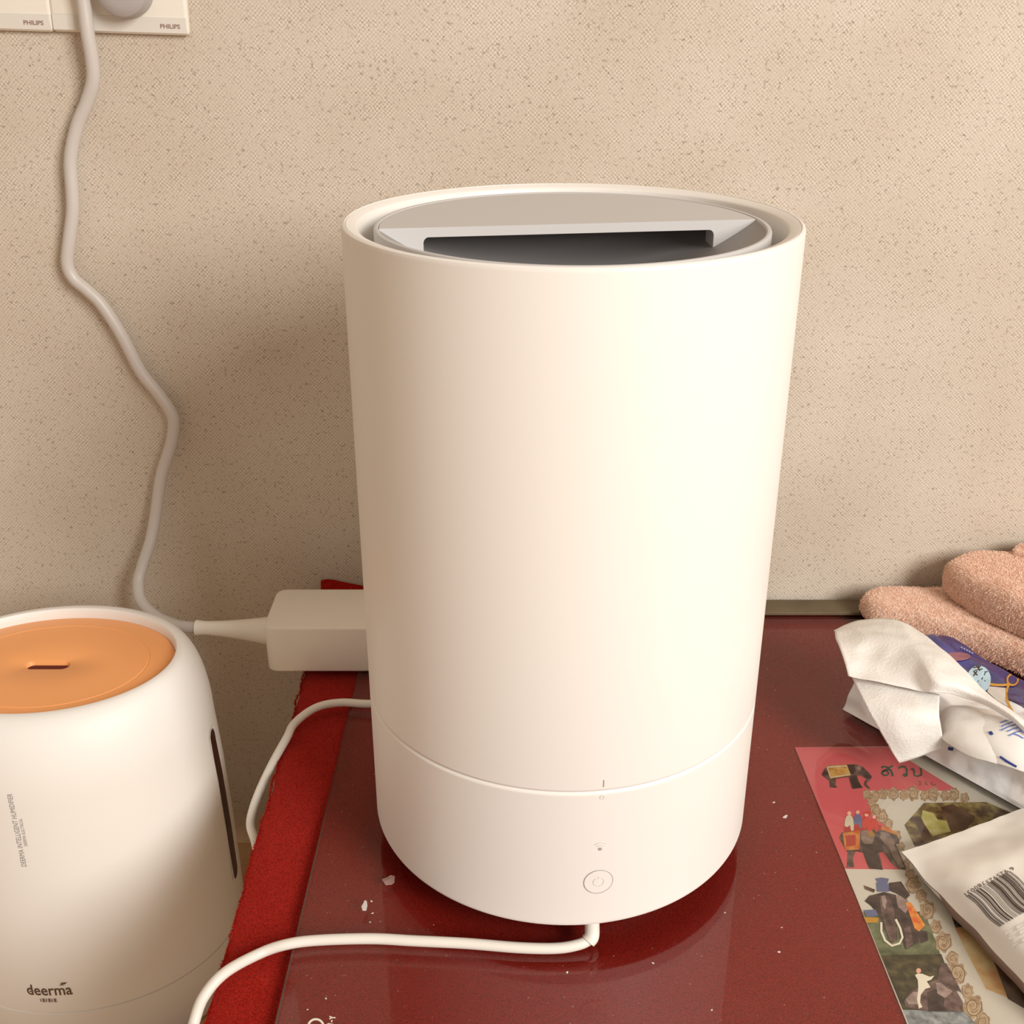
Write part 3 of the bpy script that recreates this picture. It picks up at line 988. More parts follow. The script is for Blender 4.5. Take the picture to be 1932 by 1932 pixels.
def letter(name, strokes, m, w):
    for s in strokes:
        n_ = []
        for i in range(len(s) - 1):
            for k in range(4):
                n_.append((s[i][0] + (s[i + 1][0] - s[i][0]) * k / 4, s[i][1] + (s[i + 1][1] - s[i][1]) * k / 4))
        n_.append(s[-1])
    vv, ff = merge(*[stroke2d(s, w) for s in strokes])
    return flat(name, vv, m, ff)


letter('lettering', [[(640, 240), (652, 232), (672, 234), (690, 240), (704, 232), (716, 226)], [(650, 268), (662, 258), (680, 262), (690, 276), (676, 290), (656, 288), (642, 276), (650, 262), (676, 250), (700, 252)],
                     [(700, 252), (712, 272), (714, 296)]], M['greenp'], 12)
letter('lettering', [[(752, 244), (770, 232), (796, 232), (808, 250), (810, 290)], [(810, 290), (796, 296), (784, 288), (796, 280), (808, 284)]], M['greenp'], 12)
letter('lettering', [[(836, 250), (850, 246), (858, 262), (858, 290), (880, 296), (906, 286)], [(900, 240), (904, 262), (906, 290)]], M['greenp'], 11)
letter('lettering', [[(886, 330), (902, 334), (896, 342), (906, 350), (886, 352)], [(934, 330), (936, 350), (948, 350)], [(972, 336), (972, 352), (1000, 352)]], M['tandark'], 7)
# elephant 2 with three riders
e2 = flat('elephant', [(362, 700), (378, 670), (430, 650), (500, 640), (560, 640), (640, 640), (720, 660), (745, 690), (762, 720), (755, 740), (738, 745), (770, 820), (806, 900), (796, 914), (750, 905), (700, 860),
                       (660, 800), (620, 790), (640, 860), (650, 914), (560, 905), (540, 860), (520, 800), (470, 790), (450, 840), (460, 896), (412, 898), (420, 800), (398, 770)], M['eleph'])
flat('elephant_leg', [(520, 800), (600, 780), (640, 880), (650, 914), (560, 905)], M['elephd'])
flat('elephant_leg', [(680, 780), (720, 770), (806, 900), (796, 914), (750, 905)], M['elephd'])
flat('saddle_cloth', [(385, 672), (500, 650), (495, 780), (400, 784)], M['orangep'])
flat('saddle_cloth', [(590, 628), (680, 630), (740, 670), (755, 690), (700, 668), (620, 642)], M['orangep'])
flat('elephant_ear', [(505, 660), (560, 645), (600, 690), (580, 740), (530, 750), (508, 710)], M['lightgrey'])
flat('elephant_face', [(640, 660), (690, 672), (735, 740), (700, 770), (660, 740), (630, 700)], M['lightgrey'])
flat('elephant_trunk', [(690, 760), (724, 752), (760, 830), (792, 896), (768, 900), (722, 836)], M['lightgrey'])
flat('elephant_belly', [(500, 740), (640, 750), (660, 790), (620, 800), (520, 800)], M['elephd'])
flat('cloth_stripe', [(404, 690), (470, 680), (470, 752), (410, 760)], M['redp'])
flat('headdress', [(552, 655), (575, 650), (596, 682), (578, 696), (556, 690)], M['gold'])


def rider(x, y, s, body, head=M['skin']):
    o = flat('rider', [(x - 26 * s, y + 10 * s), (x - 14 * s, y - 14 * s), (x + 8 * s, y - 18 * s), (x + 24 * s, y + 4 * s), (x + 30 * s, y + 34 * s), (x + 28 * s, y + 80 * s), (x + 12 * s, y + 82 * s), (x + 4 * s, y + 46 * s),
                       (x - 12 * s, y + 60 * s), (x - 30 * s, y + 50 * s)], body)
    hv, hf = ring2d(0, 13 * s, 14)
    flat('rider_head', [(x + a, y - 28 * s + b) for a, b in hv], head, hf, o)


flat('seat_cloth', [(395, 640), (440, 600), (560, 600), (640, 620), (640, 650), (500, 652), (400, 664)], M['redp'])
rider(428, 570, 1.05, M['cream'])
rider(484, 560, 0.95, M['bluep'])
rider(542, 578, 1.0, M['redp'])
rider(592, 590, 0.9, M['redp'])
flat('rider_hat', [(518, 540), (556, 524), (586, 538), (560, 548)], M['redp'])
# elephant 3 seen from the front
flat('elephant', [(600, 1075), (660, 1060), (740, 1080), (800, 1120), (840, 1200), (880, 1290), (890, 1390), (850, 1410), (800, 1440), (780, 1380), (760, 1330), (740, 1250), (745, 1380), (700, 1400), (670, 1320), (630, 1220),
                  (570, 1150), (530, 1120), (560, 1085)], M['elephd'])
flat('elephant_trunk', [(630, 1090), (690, 1085), (720, 1160), (735, 1270), (745, 1380), (700, 1400), (672, 1310), (640, 1190)], M['eleph'])
flat('elephant_ear', [(735, 1080), (800, 1085), (830, 1150), (800, 1200), (750, 1160)], M['lightgrey'])
flat('elephant_ear', [(600, 1078), (560, 1090), (534, 1122), (572, 1150), (606, 1140)], M['elephd'])
flat('elephant_brow', [(640, 1086), (664, 1082), (676, 1120), (664, 1180), (650, 1150)], M['lightgrey'])
flat('elephant_leg', [(790, 1300), (830, 1290), (850, 1400), (806, 1434)], M['eleph'])
flat('elephant_leg', [(880, 1310), (940, 1320), (950, 1380), (900, 1400)], M['elephd'])
flat('saddle_cloth', [(800, 1130), (835, 1130), (930, 1280), (890, 1320), (860, 1300)], M['orangep'])
tv, tf = stroke2d([(640, 1260), (640, 1320), (665, 1380), (710, 1415), (760, 1400), (780, 1360), (765, 1300), (735, 1240)], 14)
flat('tusk', tv, M['cream'], tf)
flat('rider', [(605, 1000), (650, 990), (690, 1010), (690, 1058), (612, 1058)], M['bluep'])
flat('rider', [(600, 972), (640, 964), (690, 972), (680, 1004), (620, 1004)], M['bluep'])
flat('rider', [(690, 1000), (770, 990), (830, 1080), (800, 1110), (740, 1070), (690, 1050)], M['elephd'])
flat('rider_arm', [(525, 1015), (600, 1045), (590, 1064), (530, 1040)], M['trunk'])
flat('boat', [(520, 1180), (600, 1175), (620, 1215), (545, 1225)], M['bluep'])
flat('boat', [(524, 1226), (622, 1230), (618, 1262), (540, 1264)], M['gold'])
# elephant 4 and its rider in the river
flat('elephant', [(790, 1780), (830, 1720), (900, 1680), (1000, 1640), (1080, 1650), (1140, 1720), (1180, 1790), (1170, 1850), (1000, 1850), (900, 1840), (800, 1820)], M['eleph'])
flat('elephant_head', [(940, 1720), (1010, 1700), (1060, 1740), (1050, 1840), (950, 1850)], M['elephd'])
flat('elephant_ear', [(1000, 1660), (1070, 1660), (1110, 1720), (1060, 1760), (1010, 1730)], M['lightgrey'])
flat('elephant_brow', [(800, 1770), (850, 1720), (900, 1720), (890, 1800), (820, 1800)], M['lightgrey'])
flat('elephant_back', [(1010, 1640), (1030, 1530), (1070, 1530), (1130, 1640), (1170, 1720), (1080, 1700)], M['eleph'])
flat('rider', [(862, 1610), (880, 1598), (910, 1600), (960, 1620), (990, 1612), (970, 1640), (940, 1650), (965, 1690), (930, 1700), (900, 1740), (896, 1790), (912, 1820), (888, 1830), (876, 1770), (884, 1690), (880, 1640)], M['cream'])
hv, hf = ring2d(0, 17, 14)
flat('rider_head', [(886 + a, 1580 + b) for a, b in hv], M['skin'], hf)

# printed mark on the glass near the desk's front left
def glassprint(name, v2, f2, parent=None):
    V = [onz(x, y, 0.00015) for x, y in v2]
    return mesh(name, V, f2, M['whiteprint'], parent)


mk = tag(empty('glass_mark', onz(600, 1945, 0.0)), 'small white printed ring and letters on the glass near the felt strip', 'printed mark')
v, f = ring2d(12.5, 16.6, 44)
pc = Vector(onz(600, 1945, 0.0))
v = [(596.0 + x, 1937.5 + y) for x, y in v]
V = [onz(x, y, 0.00015) - pc for x, y in v]
mesh('ring', V, f, M['whiteprint'], mk)
lets = merge(stroke2d([(633.2, 1920.2), (626.5, 1919.8)], 2.2), stroke2d([(626.8, 1919.8), (621.4, 1917.4)], 2.2), stroke2d([(626.8, 1919.8), (621.4, 1922.4)], 2.2),
             stroke2d([(626.3, 1924.2), (625.6, 1928.8)], 2.4),
             stroke2d([(619, 1931.6), (629, 1933.2)], 2.6), stroke2d([(618.6, 1931), (617.2, 1940)], 2.6))
mesh('lettering', [onz(x, y, 0.00015) - pc for x, y in lets[0]], lets[1], M['whiteprint'], mk)

# ------------------------------------------------------------------ soft tissue pack
PA = Vector((0.2530, 0.7175, 0)); PD = Vector((0.61, -0.793, 0)).normalized(); PN = Vector((0.793, 0.61, 0)).normalized()
PLEN, PW, PH = 0.185, 0.108, 0.044


def pack_pt(s, t, off=0.0):
    """s along the pack 0..1, t round the section 0..1 (near foot -> over the top -> far foot -> underside)"""
    endt = 1 - 0.18 * max(0, (0.10 - s) / 0.10) ** 2 - 0.25 * max(0, (s - 0.88) / 0.12) ** 2
    H = PH * endt * (0.92 + 0.10 * math.sin(s * 9 + 1))
    key = [(0.000, 0.0006), (0.004, 0.010), (0.012, 0.030), (0.024, H * 0.97), (0.050, H * 0.95), (0.084, H * 0.93), (0.102, H * 0.80), (0.108, 0.016), (0.104, 0.0008), (0.052, 0.0005)]
    x = t * len(key); i = int(x) % len(key); u = x - int(x)
    P = [key[(i + k) % len(key)] for k in (-1, 0, 1, 2)]
    def cm(k):
        a, b, c, d = (p[k] for p in P)
        return 0.5 * ((2 * b) + (c - a) * u + (2 * a - 5 * b + 4 * c - d) * u * u * 0.6 + (c - b - (c - a) * 0.5 - 0.6 * (2 * a - 5 * b + 4 * c - d) * 0.5) * 2 * u ** 3) if False else b + (c - b) * (u * u * (3 - 2 * u) * 0.5 + u * 0.5)
    w, z = cm(0), cm(1)
    p = PA + PD * (s * PLEN) + PN * w + Vector((0, 0, z))
    if 0.02 < t < 0.83:
        q = p * 42
        k = 0.0030 * noise.noise(q) + 0.0016 * noise.noise(q * 2.7 + Vector((3, 1, 2)))
        c = PA + PD * (s * PLEN) + PN * 0.05 + Vector((0, 0, 0.015))
        n_ = (p - c); n_ -= PD * n_.dot(PD); n_.normalize()
        p = p + n_ * (k + off)
    p.z = max(p.z, 0.0005)
    return p


pack = tag(empty('tissue_pack', (PA.x, PA.y, 0)), 'white and blue soft pack of tissues lying on the glass by the towel', 'tissue pack')
PO = Vector((PA.x, PA.y, 0))
ns, nt_ = 60, 70
v = [pack_pt(i / ns, j / nt_) - PO for i in range(ns + 1) for j in range(nt_)]
f = []
for i in range(ns):
    for j in range(nt_):
        k = (j + 1) % nt_
        f.append((i * nt_ + j, i * nt_ + k, (i + 1) * nt_ + k, (i + 1) * nt_ + j))
f.append(tuple(range(nt_))); f.append(tuple(range(ns * nt_ + nt_ - 1, ns * nt_ - 1, -1)))
wrap = mesh('wrapper', v, f, M['film'], pack, True, math.radians(50))


def pack_patch(name, s0, s1, t0, t1, m, off, n=24, parent=None):
    vv, ff = [], []
    for i in range(n + 1):
        for j_ in range(n + 1):
            vv.append(pack_pt(s0 + (s1 - s0) * i / n, t0 + (t1 - t0) * j_ / n, off) - PO)
    for i in range(n):
        for j_ in range(n):
            a = i * (n + 1) + j_
            ff.append((a, a + 1, a + n + 2, a + n + 1))
    return mesh(name, vv, ff, m, parent or pack, True)


blue = pack_patch('blue_panel', 0.0, 1.0, 0.42, 0.72, M['blue'], 0.0006, 40)
bpk = bvh_of([blue, wrap])


def curve2d(pts, w, n=8):
    q = [(p.x, p.y) for p in catmull([(a, b, 0) for a, b in pts], n)]
    return stroke2d(q, w)


v, f = merge(curve2d([(1812, 1266), (1832, 1277), (1850, 1288), (1872, 1293), (1890, 1294), (1901, 1293)], 4.5), ring2d(8.5, 12, 24, 0, 2 * math.pi, 1910, 1284),
             curve2d([(1903, 1293), (1899, 1306), (1900, 1322), (1908, 1340), (1921, 1358)], 4.5))
print_on('gold_ribbon', v, f, bpk, M['gold'], pack, 0.0007)
v, f = merge(([(1866, 1296), (1897, 1299), (1897, 1318), (1904, 1336), (1880, 1322), (1862, 1306)], [(0, 1, 2, 5), (5, 2, 3, 4)]))
print_on('pale_print', v, f, bpk, M['frost'], pack, 0.0006)
v, f = ring2d(0, 1, 28); v = [(1846 + 23 * x, 1284 + 28 * y * 0.95) for x, y in v]
print_on('round_label', v, f, bpk, M['skyblue'], pack, 0.0009)
lab = merge(stroke2d([(1842, 1258), (1848, 1268)], 2.2), stroke2d([(1836, 1262), (1850, 1259)], 2), stroke2d([(1838, 1267), (1853, 1264)], 2), stroke2d([(1845, 1256), (1850, 1272)], 2),
            stroke2d([(1858, 1270), (1855, 1280)], 2), stroke2d([(1855, 1270), (1863, 1269)], 2),
            stroke2d([(1836, 1268), (1843, 1276)], 2), stroke2d([(1843, 1268), (1836, 1277)], 2), stroke2d([(1848, 1276), (1845, 1288)], 2), stroke2d([(1853, 1280), (1849, 1292)], 2.2), stroke2d([(1858, 1286), (1854, 1296)], 2.2))
print_on('label_characters', lab[0], lab[1], bpk, M['barink'], pack, 0.0011)
v, f = ring2d(0, 1, 20); v = [(1805 + 26 * x, 1240 + 8 * y) for x, y in v]
print_on('rose_print', v, f, bpk, M['rose'], pack, 0.0007)
lab = merge(*[stroke2d([(1812 + 5 * k, 1222 + 2.6 * k), (1815 + 5 * k, 1224 + 2.6 * k)], 3) for k in range(5)])
print_on('small_lettering', lab[0], lab[1], bpk, M['mauveprint'], pack, 0.0008)


# frosted dome of folded film over the opening and the printed bulge next to it
def dome(name, c, a, b, h, rot, m, parent):
    vv, ff = [], []
    n, k = 36, 10
    for j_ in range(k + 1):
        ph = math.pi / 2 * j_ / k
        for i in range(n):
            t = 2 * math.pi * i / n
            x, y = a * math.cos(ph) * math.cos(t), b * math.cos(ph) * math.sin(t)
            p = Vector((x * math.cos(rot) - y * math.sin(rot), x * math.sin(rot) + y * math.cos(rot), h * math.sin(ph) ** 0.9))
            p += Vector((0, 0, 1)) * 0.0012 * noise.noise(p * 90)
            vv.append(c + p - PO)
    for j_ in range(k):
        for i in range(n):
            i2 = (i + 1) % n
            ff.append((j_ * n + i, j_ * n + i2, (j_ + 1) * n + i2, (j_ + 1) * n + i))
    return mesh(name, vv, ff, m, parent, True)


ROT = math.atan2(PD.y, PD.x)
flap = dome('film_flap', onz(1850, 1392, 0.036), 0.034, 0.024, 0.016, ROT, M['frost'], pack)
bulge = dome('printed_bulge', onz(1900, 1412, 0.037), 0.030, 0.020, 0.019, ROT, M['gloss_white'], pack)
bb = bvh_of([bulge, flap, wrap])
bl = []
for (a, b_, c, d) in ((1887, 1365, 1910, 1357), (1889, 1372, 1915, 1361), (1888, 1379, 1920, 1366), (1900, 1381, 1926, 1372), (1903, 1389, 1930, 1378), (1912, 1385, 1931, 1394), (1914, 1364, 1931, 1384), (1919, 1366, 1931, 1376)):
    bl.append(stroke2d([(a, b_), ((a + c) / 2, (b_ + d) / 2 - 1), (c, d)], 2.2))
v, f = merge(*bl)
print_on('blue_lettering', v, f, bb, M['blueink'], pack, 0.0006)
v, f = merge(([(1865, 1382), (1871, 1380), (1875, 1386), (1869, 1388)], [(0, 1, 2, 3)]))
print_on('blue_square', v, f, bb, M['navy'], pack, 0.0006)
print_on('navy_print', [(1790, 1409), (1800, 1411), (1798, 1417), (1789, 1415)], [(0, 1, 2, 3)], bb, M['navy'], pack, 0.0006)
v, f = stroke2d([(1887, 1427), (1900, 1436), (1918, 1446)], 4)
print_on('navy_print', v, f, bb, M['navy'], pack, 0.0006)


# ------------------------------------------------------------------ tissue pulled out of the pack
def spline_grid(rows, nu=12, nv=12):
    """rows of control points -> dense smooth grid"""
    a = [catmull(r, nu) for r in rows]
    cols = list(zip(*a))
    dense = [catmull(c, nv) for c in cols]
    return [list(r) for r in zip(*dense)]


def sheet(name, rows, m, parent, org, thick=0.0004, crumple=0.0016, seed=0.0):
    g = spline_grid(rows)
    nr, nc = len(g), len(g[0])
    v, f = [], []
    for r in g:
        for p in r:
            q = p * 55 + Vector((seed, seed, seed))
            ridge = 1 - abs(noise.noise(q)) * 2
            v.append(p + Vector((0, -0.4, 1)) * crumple * (noise.noise(q * 0.6) + 0.45 * ridge) - org)
    for i in range(nr - 1):
        for j_ in range(nc - 1):
            a = i * nc + j_
            f.append((a, a + 1, a + nc + 1, a + nc))
    o = mesh(name, v, f, m, parent, True)
    md = o.modifiers.new('thickness', 'SOLIDIFY'); md.thickness = thick; md.offset = 0
    return o


tis = tag(empty('tissue', (0.30, 0.69, 0.05)), 'crumpled white paper tissue pulled halfway out of the blue pack', 'tissue')
TO = Vector((0.30, 0.69, 0.05))


def zrow(lst):
    return [onz(x, y, z) for x, y, z in lst]


sheet('upper_ply', [zrow([(1573, 1190, .060), (1622, 1170, .058), (1702, 1176, .062), (1766, 1214, .068), (1850, 1297, .064), (1948, 1374, .058)]),
                    zrow([(1578, 1206, .066), (1640, 1198, .070), (1712, 1208, .072), (1772, 1250, .074), (1849, 1306, .068), (1948, 1379, .060)]),
                    zrow([(1588, 1236, .066), (1650, 1240, .066), (1722, 1250, .072), (1768, 1280, .076), (1846, 1314, .066), (1947, 1384, .060)]),
                    zrow([(1600, 1276, .060), (1665, 1289, .062), (1735, 1304, .062), (1766, 1307, .066), (1842, 1322, .060), (1946, 1390, .056)])],
      M['tissue'], tis, TO, crumple=0.0022)
sheet('lower_ply', [zrow([(1606, 1275, .055), (1660, 1288, .057), (1720, 1302, .058), (1772, 1312, .058)]),
                    zrow([(1634, 1332, .050), (1680, 1336, .054), (1730, 1345, .055), (1772, 1350, .054)]),
                    zrow([(1664, 1388, .034), (1700, 1388, .038), (1742, 1385, .040), (1777, 1384, .040)]),
                    zrow([(1696, 1440, .012), (1724, 1432, .016), (1752, 1422, .019), (1777, 1413, .022)])],
      M['tissue'], tis, TO, crumple=0.0014, seed=4.0)


# ------------------------------------------------------------------ peach plush towel
def pillow(poly, z0, h, rings=12, n=150, seed=0.0, amp=0.004):
    """soft slab over a plan outline: rounded edges, slightly lumpy top"""
    P = catmull([(x, y, 0) for x, y in poly] + [(poly[0][0], poly[0][1], 0)], 14)[:-1]
    # resample evenly
    L = [0.0]
    for i in range(len(P)): L.append(L[-1] + (P[(i + 1) % len(P)] - P[i]).length)
    out = []
    for k in range(n):
        d = L[-1] * k / n
        i = max(q for q in range(len(P)) if L[q] <= d)
        t = (d - L[i]) / max(L[i + 1] - L[i], 1e-9)
        out.append(P[i].lerp(P[(i + 1) % len(P)], t))
    c = sum(out, Vector()) / n
    prof_ = [(0.93, 0.0), (0.975, 0.06), (1.0, 0.28), (1.0, 0.5), (0.985, 0.72), (0.955, 0.87), (0.91, 0.95), (0.83, 1.0), (0.70, 1.02), (0.52, 1.03), (0.32, 1.03), (0.12, 1.03)]
    v, f = [], []
    rmin = min((p - c).length for p in out)
    for s, hz in prof_:
        for p in out:
            d = p - c; L_ = d.length
            inset = (1 - s) * (rmin if s > 0.8 else L_)
            q = c + d * max(0.02, (L_ - inset) / L_)
            z = z0 + h * hz
            if hz > 0.05:
                w = Vector((q.x, q.y, z)) * 22 + Vector((seed, 0, 0))
                z += amp * noise.noise(w) * min(1, hz)
                q = q + d.normalized() * amp * 0.6 * noise.noise(w * 1.3 + Vector((5, 5, 5)))
            v.append(Vector((q.x, q.y, z)))
    for k in range(len(prof_) - 1):
        for i in range(n):
            j_ = (i + 1) % n
            f.append((k * n + i, k * n + j_, (k + 1) * n + j_, (k + 1) * n + i))
    f.append(tuple(range(n - 1, -1, -1))); f.append(tuple(range((len(prof_) - 1) * n, len(prof_) * n)))
    return v, f


tow = tag(empty('plush_towel', (0.45, 0.80, 0)), 'peach plush towel folded in a heap against the wall', 'towel')
TWO = Vector((0.45, 0.80, 0))
low = [(0.304, 0.858), (0.312, 0.836), (0.340, 0.822), (0.374, 0.797), (0.418, 0.750), (0.466, 0.695), (0.560, 0.660), (0.66, 0.68), (0.68, 0.80), (0.66, 0.872), (0.50, 0.876), (0.36, 0.872), (0.318, 0.870)]
upp = [(0.371, 0.858), (0.374, 0.838), (0.388, 0.808), (0.416, 0.768), (0.460, 0.715), (0.56, 0.680), (0.66, 0.70), (0.67, 0.80), (0.65, 0.870), (0.50, 0.874), (0.40, 0.872)]
lv, lf = pillow(low, 0.0006, 0.026, seed=1.0)
uv_, uf = pillow(upp, 0.0262, 0.035, seed=6.0, amp=0.005)
bk_ = [(0.43, 0.862), (0.46, 0.852), (0.56, 0.846), (0.66, 0.85), (0.67, 0.872), (0.55, 0.876), (0.45, 0.874)]
bv, bf = pillow(bk_, 0.0590, 0.0075, seed=9.0, amp=0.003)
tl_ = mesh('lower_fold', [p - TWO for p in lv], lf, M['towel'], tow, True)
tu_ = mesh('upper_fold', [p - TWO for p in uv_], uf, M['towel'], tow, True)
tb_ = mesh('rear_fold', [p - TWO for p in bv], bf, M['towel'], tow, True)


def pile(parts, count, L0, L1):
    V, F = [], []
    for o, cnt in zip(parts, count):
        me = o.data; me.calc_loop_triangles()
        tris = [t for t in me.loop_triangles if t.normal.z > -0.35 and t.center.x < 0.10]
        ar = [t.area for t in tris]
        for t in R.choices(tris, ar, k=cnt):
            a, b, c = (me.vertices[i].co for i in t.vertices)
            r1, r2 = R.random(), R.random()
            if r1 + r2 > 1: r1, r2 = 1 - r1, 1 - r2
            p = a + (b - a) * r1 + (c - a) * r2
            nrm = t.normal
            d = (nrm + Vector((R.uniform(-1, 1), R.uniform(-1, 1), R.uniform(-.6, .6))) * 0.75).normalized()
            L = R.uniform(L0, L1); s = d.cross(Vector((R.uniform(-1, 1), R.uniform(-1, 1), R.uniform(-1, 1)))).normalized() * 0.00026
            q = p + d * L + Vector((0, 0, -0.3)) * L
            m_ = p + d * L * 0.6
            k = len(V); V += [p - s, p + s, m_ - s * 0.8, m_ + s * 0.8, q]; F += [(k, k + 1, k + 3, k + 2), (k + 2, k + 3, k + 4)]
    o = mesh('pile', V, F, M['pile'], tow); o['kind'] = 'stuff'
    return o


pile([tl_, tu_, tb_], [30000, 46000, 8000], 0.0010, 0.0024)

# ------------------------------------------------------------------ white pouch with a barcode
pou = tag(empty('pouch', (0.30, 0.50, 0)), 'white sealed pouch printed with a barcode lying over the leaflet', 'pouch')
POO = Vector((0.30, 0.50, 0))
prow = [  # from the sealed far edge towards the viewer, left to right; (px, py, height)
    [(1701, 1607, .0055), (1770, 1583, .011), (1850, 1556, .012), (1940, 1524, .013), (2080, 1478, .013)],
    [(1722, 1632, .0055), (1790, 1610, .014), (1868, 1582, .015), (1960, 1550, .017), (2100, 1504, .016)],
    [(1752, 1668, .0055), (1815, 1645, .020), (1890, 1615, .024), (1985, 1585, .024), (2130, 1540, .020)],
    [(1777, 1690, .0055), (1838, 1675, .022), (1915, 1655, .028), (2010, 1630, .028), (2160, 1590, .022)],
    [(1806, 1722, .0055), (1866, 1712, .022), (1945, 1700, .030), (2045, 1680, .030), (2195, 1645, .022)],
    [(1842, 1756, .0055), (1900, 1752, .022), (1985, 1750, .030), (2085, 1735, .030), (2235, 1705, .022)],
    [(1880, 1800, .0055), (1945, 1803, .022), (2030, 1805, .030), (2130, 1800, .030), (2280, 1780, .022)],
    [(1938, 1862, .0055), (2000, 1870, .022), (2090, 1880, .028), (2190, 1880, .028), (2340, 1870, .022)],
    [(2005, 1935, .0055), (2070, 1950, .016), (2160, 1965, .018), (2260, 1970, .018), (2410, 1965, .016)]]
prow = [r[:4] + [(r[3][0] + 70, r[3][1] + 14, 0.012)] for r in prow]
g = spline_grid([zrow(r) for r in prow], 10, 6)
nr, nc = len(g), len(g[0])
v, f = [], []
for r in g:
    for p in r:
        q = p * 38
        v.append(p + Vector((0, 0, 1)) * (0.0012 * noise.noise(q) + 0.0007 * noise.noise(q * 2.6)) - POO)
for i in range(nr - 1):
    for j_ in range(nc - 1):
        a = i * nc + j_
        f.append((a, a + nc, a + nc + 1, a + 1))
ptop = mesh('front_film', v, f, M['pouch'], pou, True)
# underside: the rim drops to the glass, brown-grey band, darker than the films, along the left edge
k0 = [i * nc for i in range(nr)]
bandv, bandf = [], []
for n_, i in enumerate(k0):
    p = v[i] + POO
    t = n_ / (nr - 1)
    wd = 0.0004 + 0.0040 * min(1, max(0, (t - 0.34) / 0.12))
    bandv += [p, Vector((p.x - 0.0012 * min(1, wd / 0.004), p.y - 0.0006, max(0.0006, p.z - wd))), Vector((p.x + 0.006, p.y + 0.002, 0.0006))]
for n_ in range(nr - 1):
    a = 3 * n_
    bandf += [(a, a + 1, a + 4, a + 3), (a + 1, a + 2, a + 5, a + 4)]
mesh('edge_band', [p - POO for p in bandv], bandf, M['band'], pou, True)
# back film
bvv = []
for i in range(nr):
    for j_ in range(nc):
        p = v[i * nc + j_]
        e = min(j_ / 6, (nc - 1 - j_) / 6, i / 6, (nr - 1 - i) / 6, 1)
        bvv.append(Vector((p.x, p.y, max(0.0007, p.z - 0.0004 - 0.028 * e))))
mesh('back_film', bvv, [q[::-1] for q in f], M['pouch'], pou, True)
pb_ = bvh_of([ptop])
# barcode (EAN-13 layout)
LC = ['0001101', '0011001', '0010011', '0111101', '0100011', '0110001', '0101111', '0111011', '0110111', '0001011']
GC = ['0100111', '0110011', '0011011', '0100001', '0011101', '0111001', '0000101', '0010001', '0001001', '0010111']
PARI = ['LLLLLL', 'LLGLGG', 'LLGGLG', 'LLGGGL', 'LGLLGG', 'LGGLLG', 'LGGGLL', 'LGLGLG', 'LGLGGL', 'LGGLGL']
num = '6925923780031'
bits = '101' + ''.join((LC if PARI[6][i] == 'L' else GC)[int(num[1 + i])] for i in range(6)) + '01010' + ''.join(''.join('1' if c == '0' else '0' for c in LC[int(d)]) for d in num[7:]) + '101'
# printed upside down: first bar at the right end
O_ = Vector((1905, 1644)); AC = Vector((-82, 47)); DN = Vector((63, 58))
i = 0
bvts = []
while i < 95:
    if bits[i] == '1':
        j_ = i
        while j_ < 95 and bits[j_] == '1': j_ += 1
        vv, ff = [], []
        for k in range(9):
            for e_ in (i, j_):
                p = O_ + AC * (e_ / 95) + DN * (k / 8) + Vector((1.6 * math.sin(k * 0.8), -1.2 * math.sin(k * 0.8)))
                vv.append((p.x, p.y))
        for k in range(8): ff.append((2 * k, 2 * k + 1, 2 * k + 3, 2 * k + 2))
        bvts.append((vv, ff)); i = j_
    else: i += 1
v, f = merge(*bvts)
print_on('barcode', v, f, pb_, M['barink'], pou, 0.0004)


def digits(s, p0, p1, hgt):
    v, f = text_vf(s, 1.0, space=1.1); v = fit(v, 1.0, 1.0)
    p0 = Vector(p0); p1 = Vector(p1); up = Vector((0.74, 0.68)) * hgt
    v = [tuple(p0 + (p1 - p0) * a + up * b) for a, b in v]
    print_on('barcode_digits', v, f, pb_, M['barink'], pou, 0.0004)


digits('6', (1909.5, 1636), (1903.5, 1639), 7.5)
digits('925923', (1898, 1640.5), (1859, 1663), 7.5)
digits('780031', (1855, 1663), (1819, 1686), 7.5)
for (a, b_, c, d) in ((1898, 1762, 1940, 1740), (1905, 1772, 1945, 1750), (1912, 1785, 1945, 1766)):
    v, f = stroke2d([(a, b_), ((a + c) / 2, (b_ + d) / 2), (c, d)], 6)
    print_on('faint_print', v, f, pb_, M['barpale'] if False else M['plateband'], pou, 0.0004)

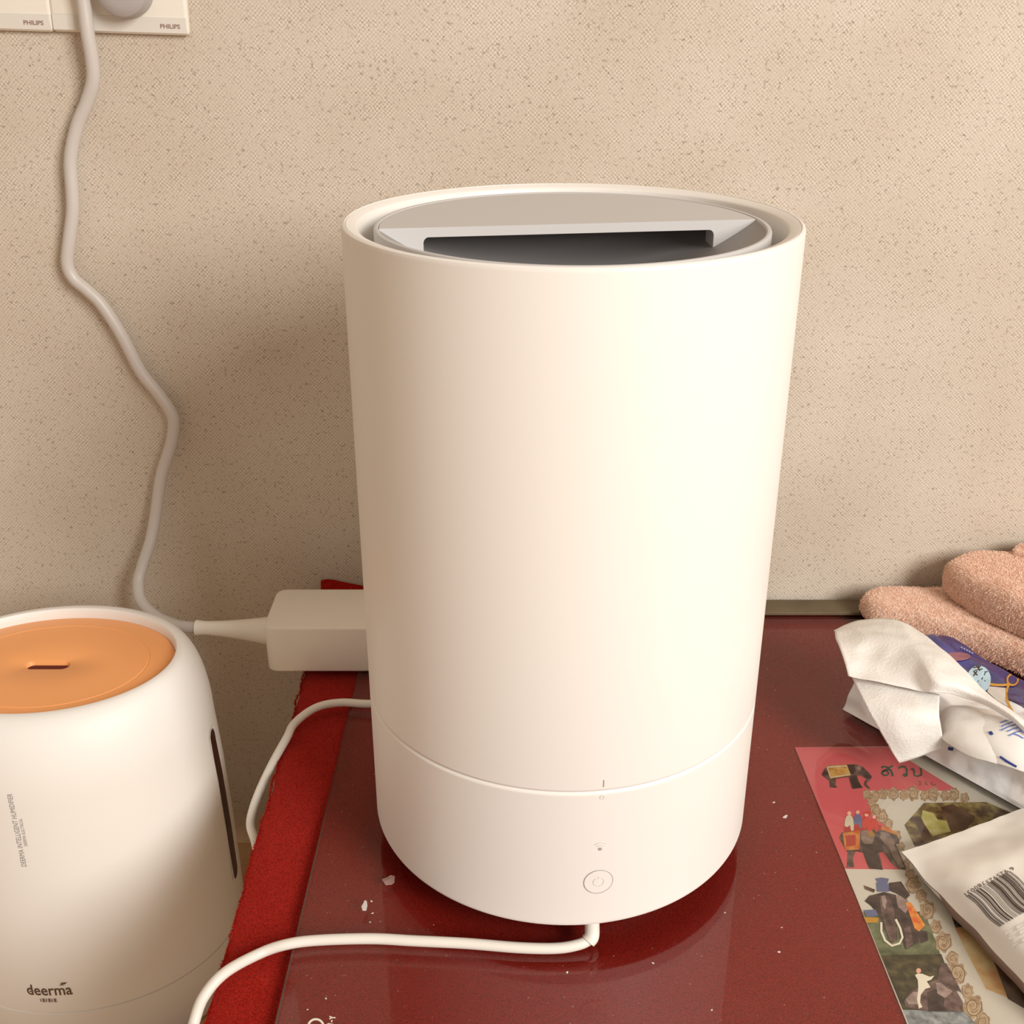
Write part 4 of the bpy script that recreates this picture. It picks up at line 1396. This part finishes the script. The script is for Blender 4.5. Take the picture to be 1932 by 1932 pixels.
# ------------------------------------------------------------------ flakes and dust on the glass
def flake(px, py, pts, m, label):
    c = onz(px, py, 0)
    vv = [onz(px + x, py + y, 0.0006) - c for x, y in pts]
    n_ = len(vv)
    top = [q + Vector((0, 0, 0.0006 * R.random())) for q in vv]; bot = [Vector((q.x, q.y, 0.0001)) for q in vv]
    ff = [tuple(range(n_)), tuple(range(2 * n_ - 1, n_ - 1, -1))] + [(i_, (i_ + 1) % n_, (i_ + 1) % n_ + n_, i_ + n_) for i_ in range(n_)]
    o = mesh('paper_flake', top + bot, ff, m); o.location = c
    tag(o, label, 'paper flake')


flake(733, 1660, [(-13, -1), (-2, -5), (4, -8), (12, -6), (11, 4), (6, 8), (-6, 9), (-9, 5)], M['flakegrey'], 'flat greyish scrap beside the base of the tall humidifier')
flake(688, 1709, [(-4, 8), (-6, 2), (-2, -5), (0, -10), (4, -9), (5, -1), (3, 8)], M['crumb'], 'small upright white paper flake on the glass near the felt')
flake(1482, 1541, [(-5, 1), (0, -3), (4, -3), (1, 2)], M['crumb'], 'tiny white flake on bare glass between tall humidifier and leaflet')
dv, df = [], []


def speck(p, s):
    k = len(dv); n_ = 5
    for i_ in range(n_):
        a = 2 * math.pi * i_ / n_ + R.random()
        dv.append(p + Vector((math.cos(a) * s * R.uniform(.5, 1.2), math.sin(a) * s * R.uniform(.5, 1.2), 0.0)))
    dv.append(p + Vector((0, 0, s * 0.5)))
    for i_ in range(n_): df.append((k + i_, k + (i_ + 1) % n_, k + 5))


for px, py in ((1232, 1817), (1343, 1906), (1070, 1834), (1460, 1514), (1475, 1750), (1470, 1796), (698, 1740), (703, 1723), (580, 1905), (615, 1884), (1368, 1722), (700, 1700)):
    speck(onz(px, py, 0.0002), R.uniform(0.0006, 0.0011))
for _ in range(420):
    y = R.uniform(0.42, 0.84); x = R.uniform(-0.12, 0.21)
    if (Vector((x, y, 0)) - AX).length < 0.125 or (x < -0.03 and y > 0.70): continue
    speck(Vector((x, y, 0.0001)), R.uniform(0.00012, 0.00034))
dust = mesh('dust', dv, df, M['crumb'])
tag(dust, 'scattered pale dust specks on the glass sheet', 'dust', kind='stuff')
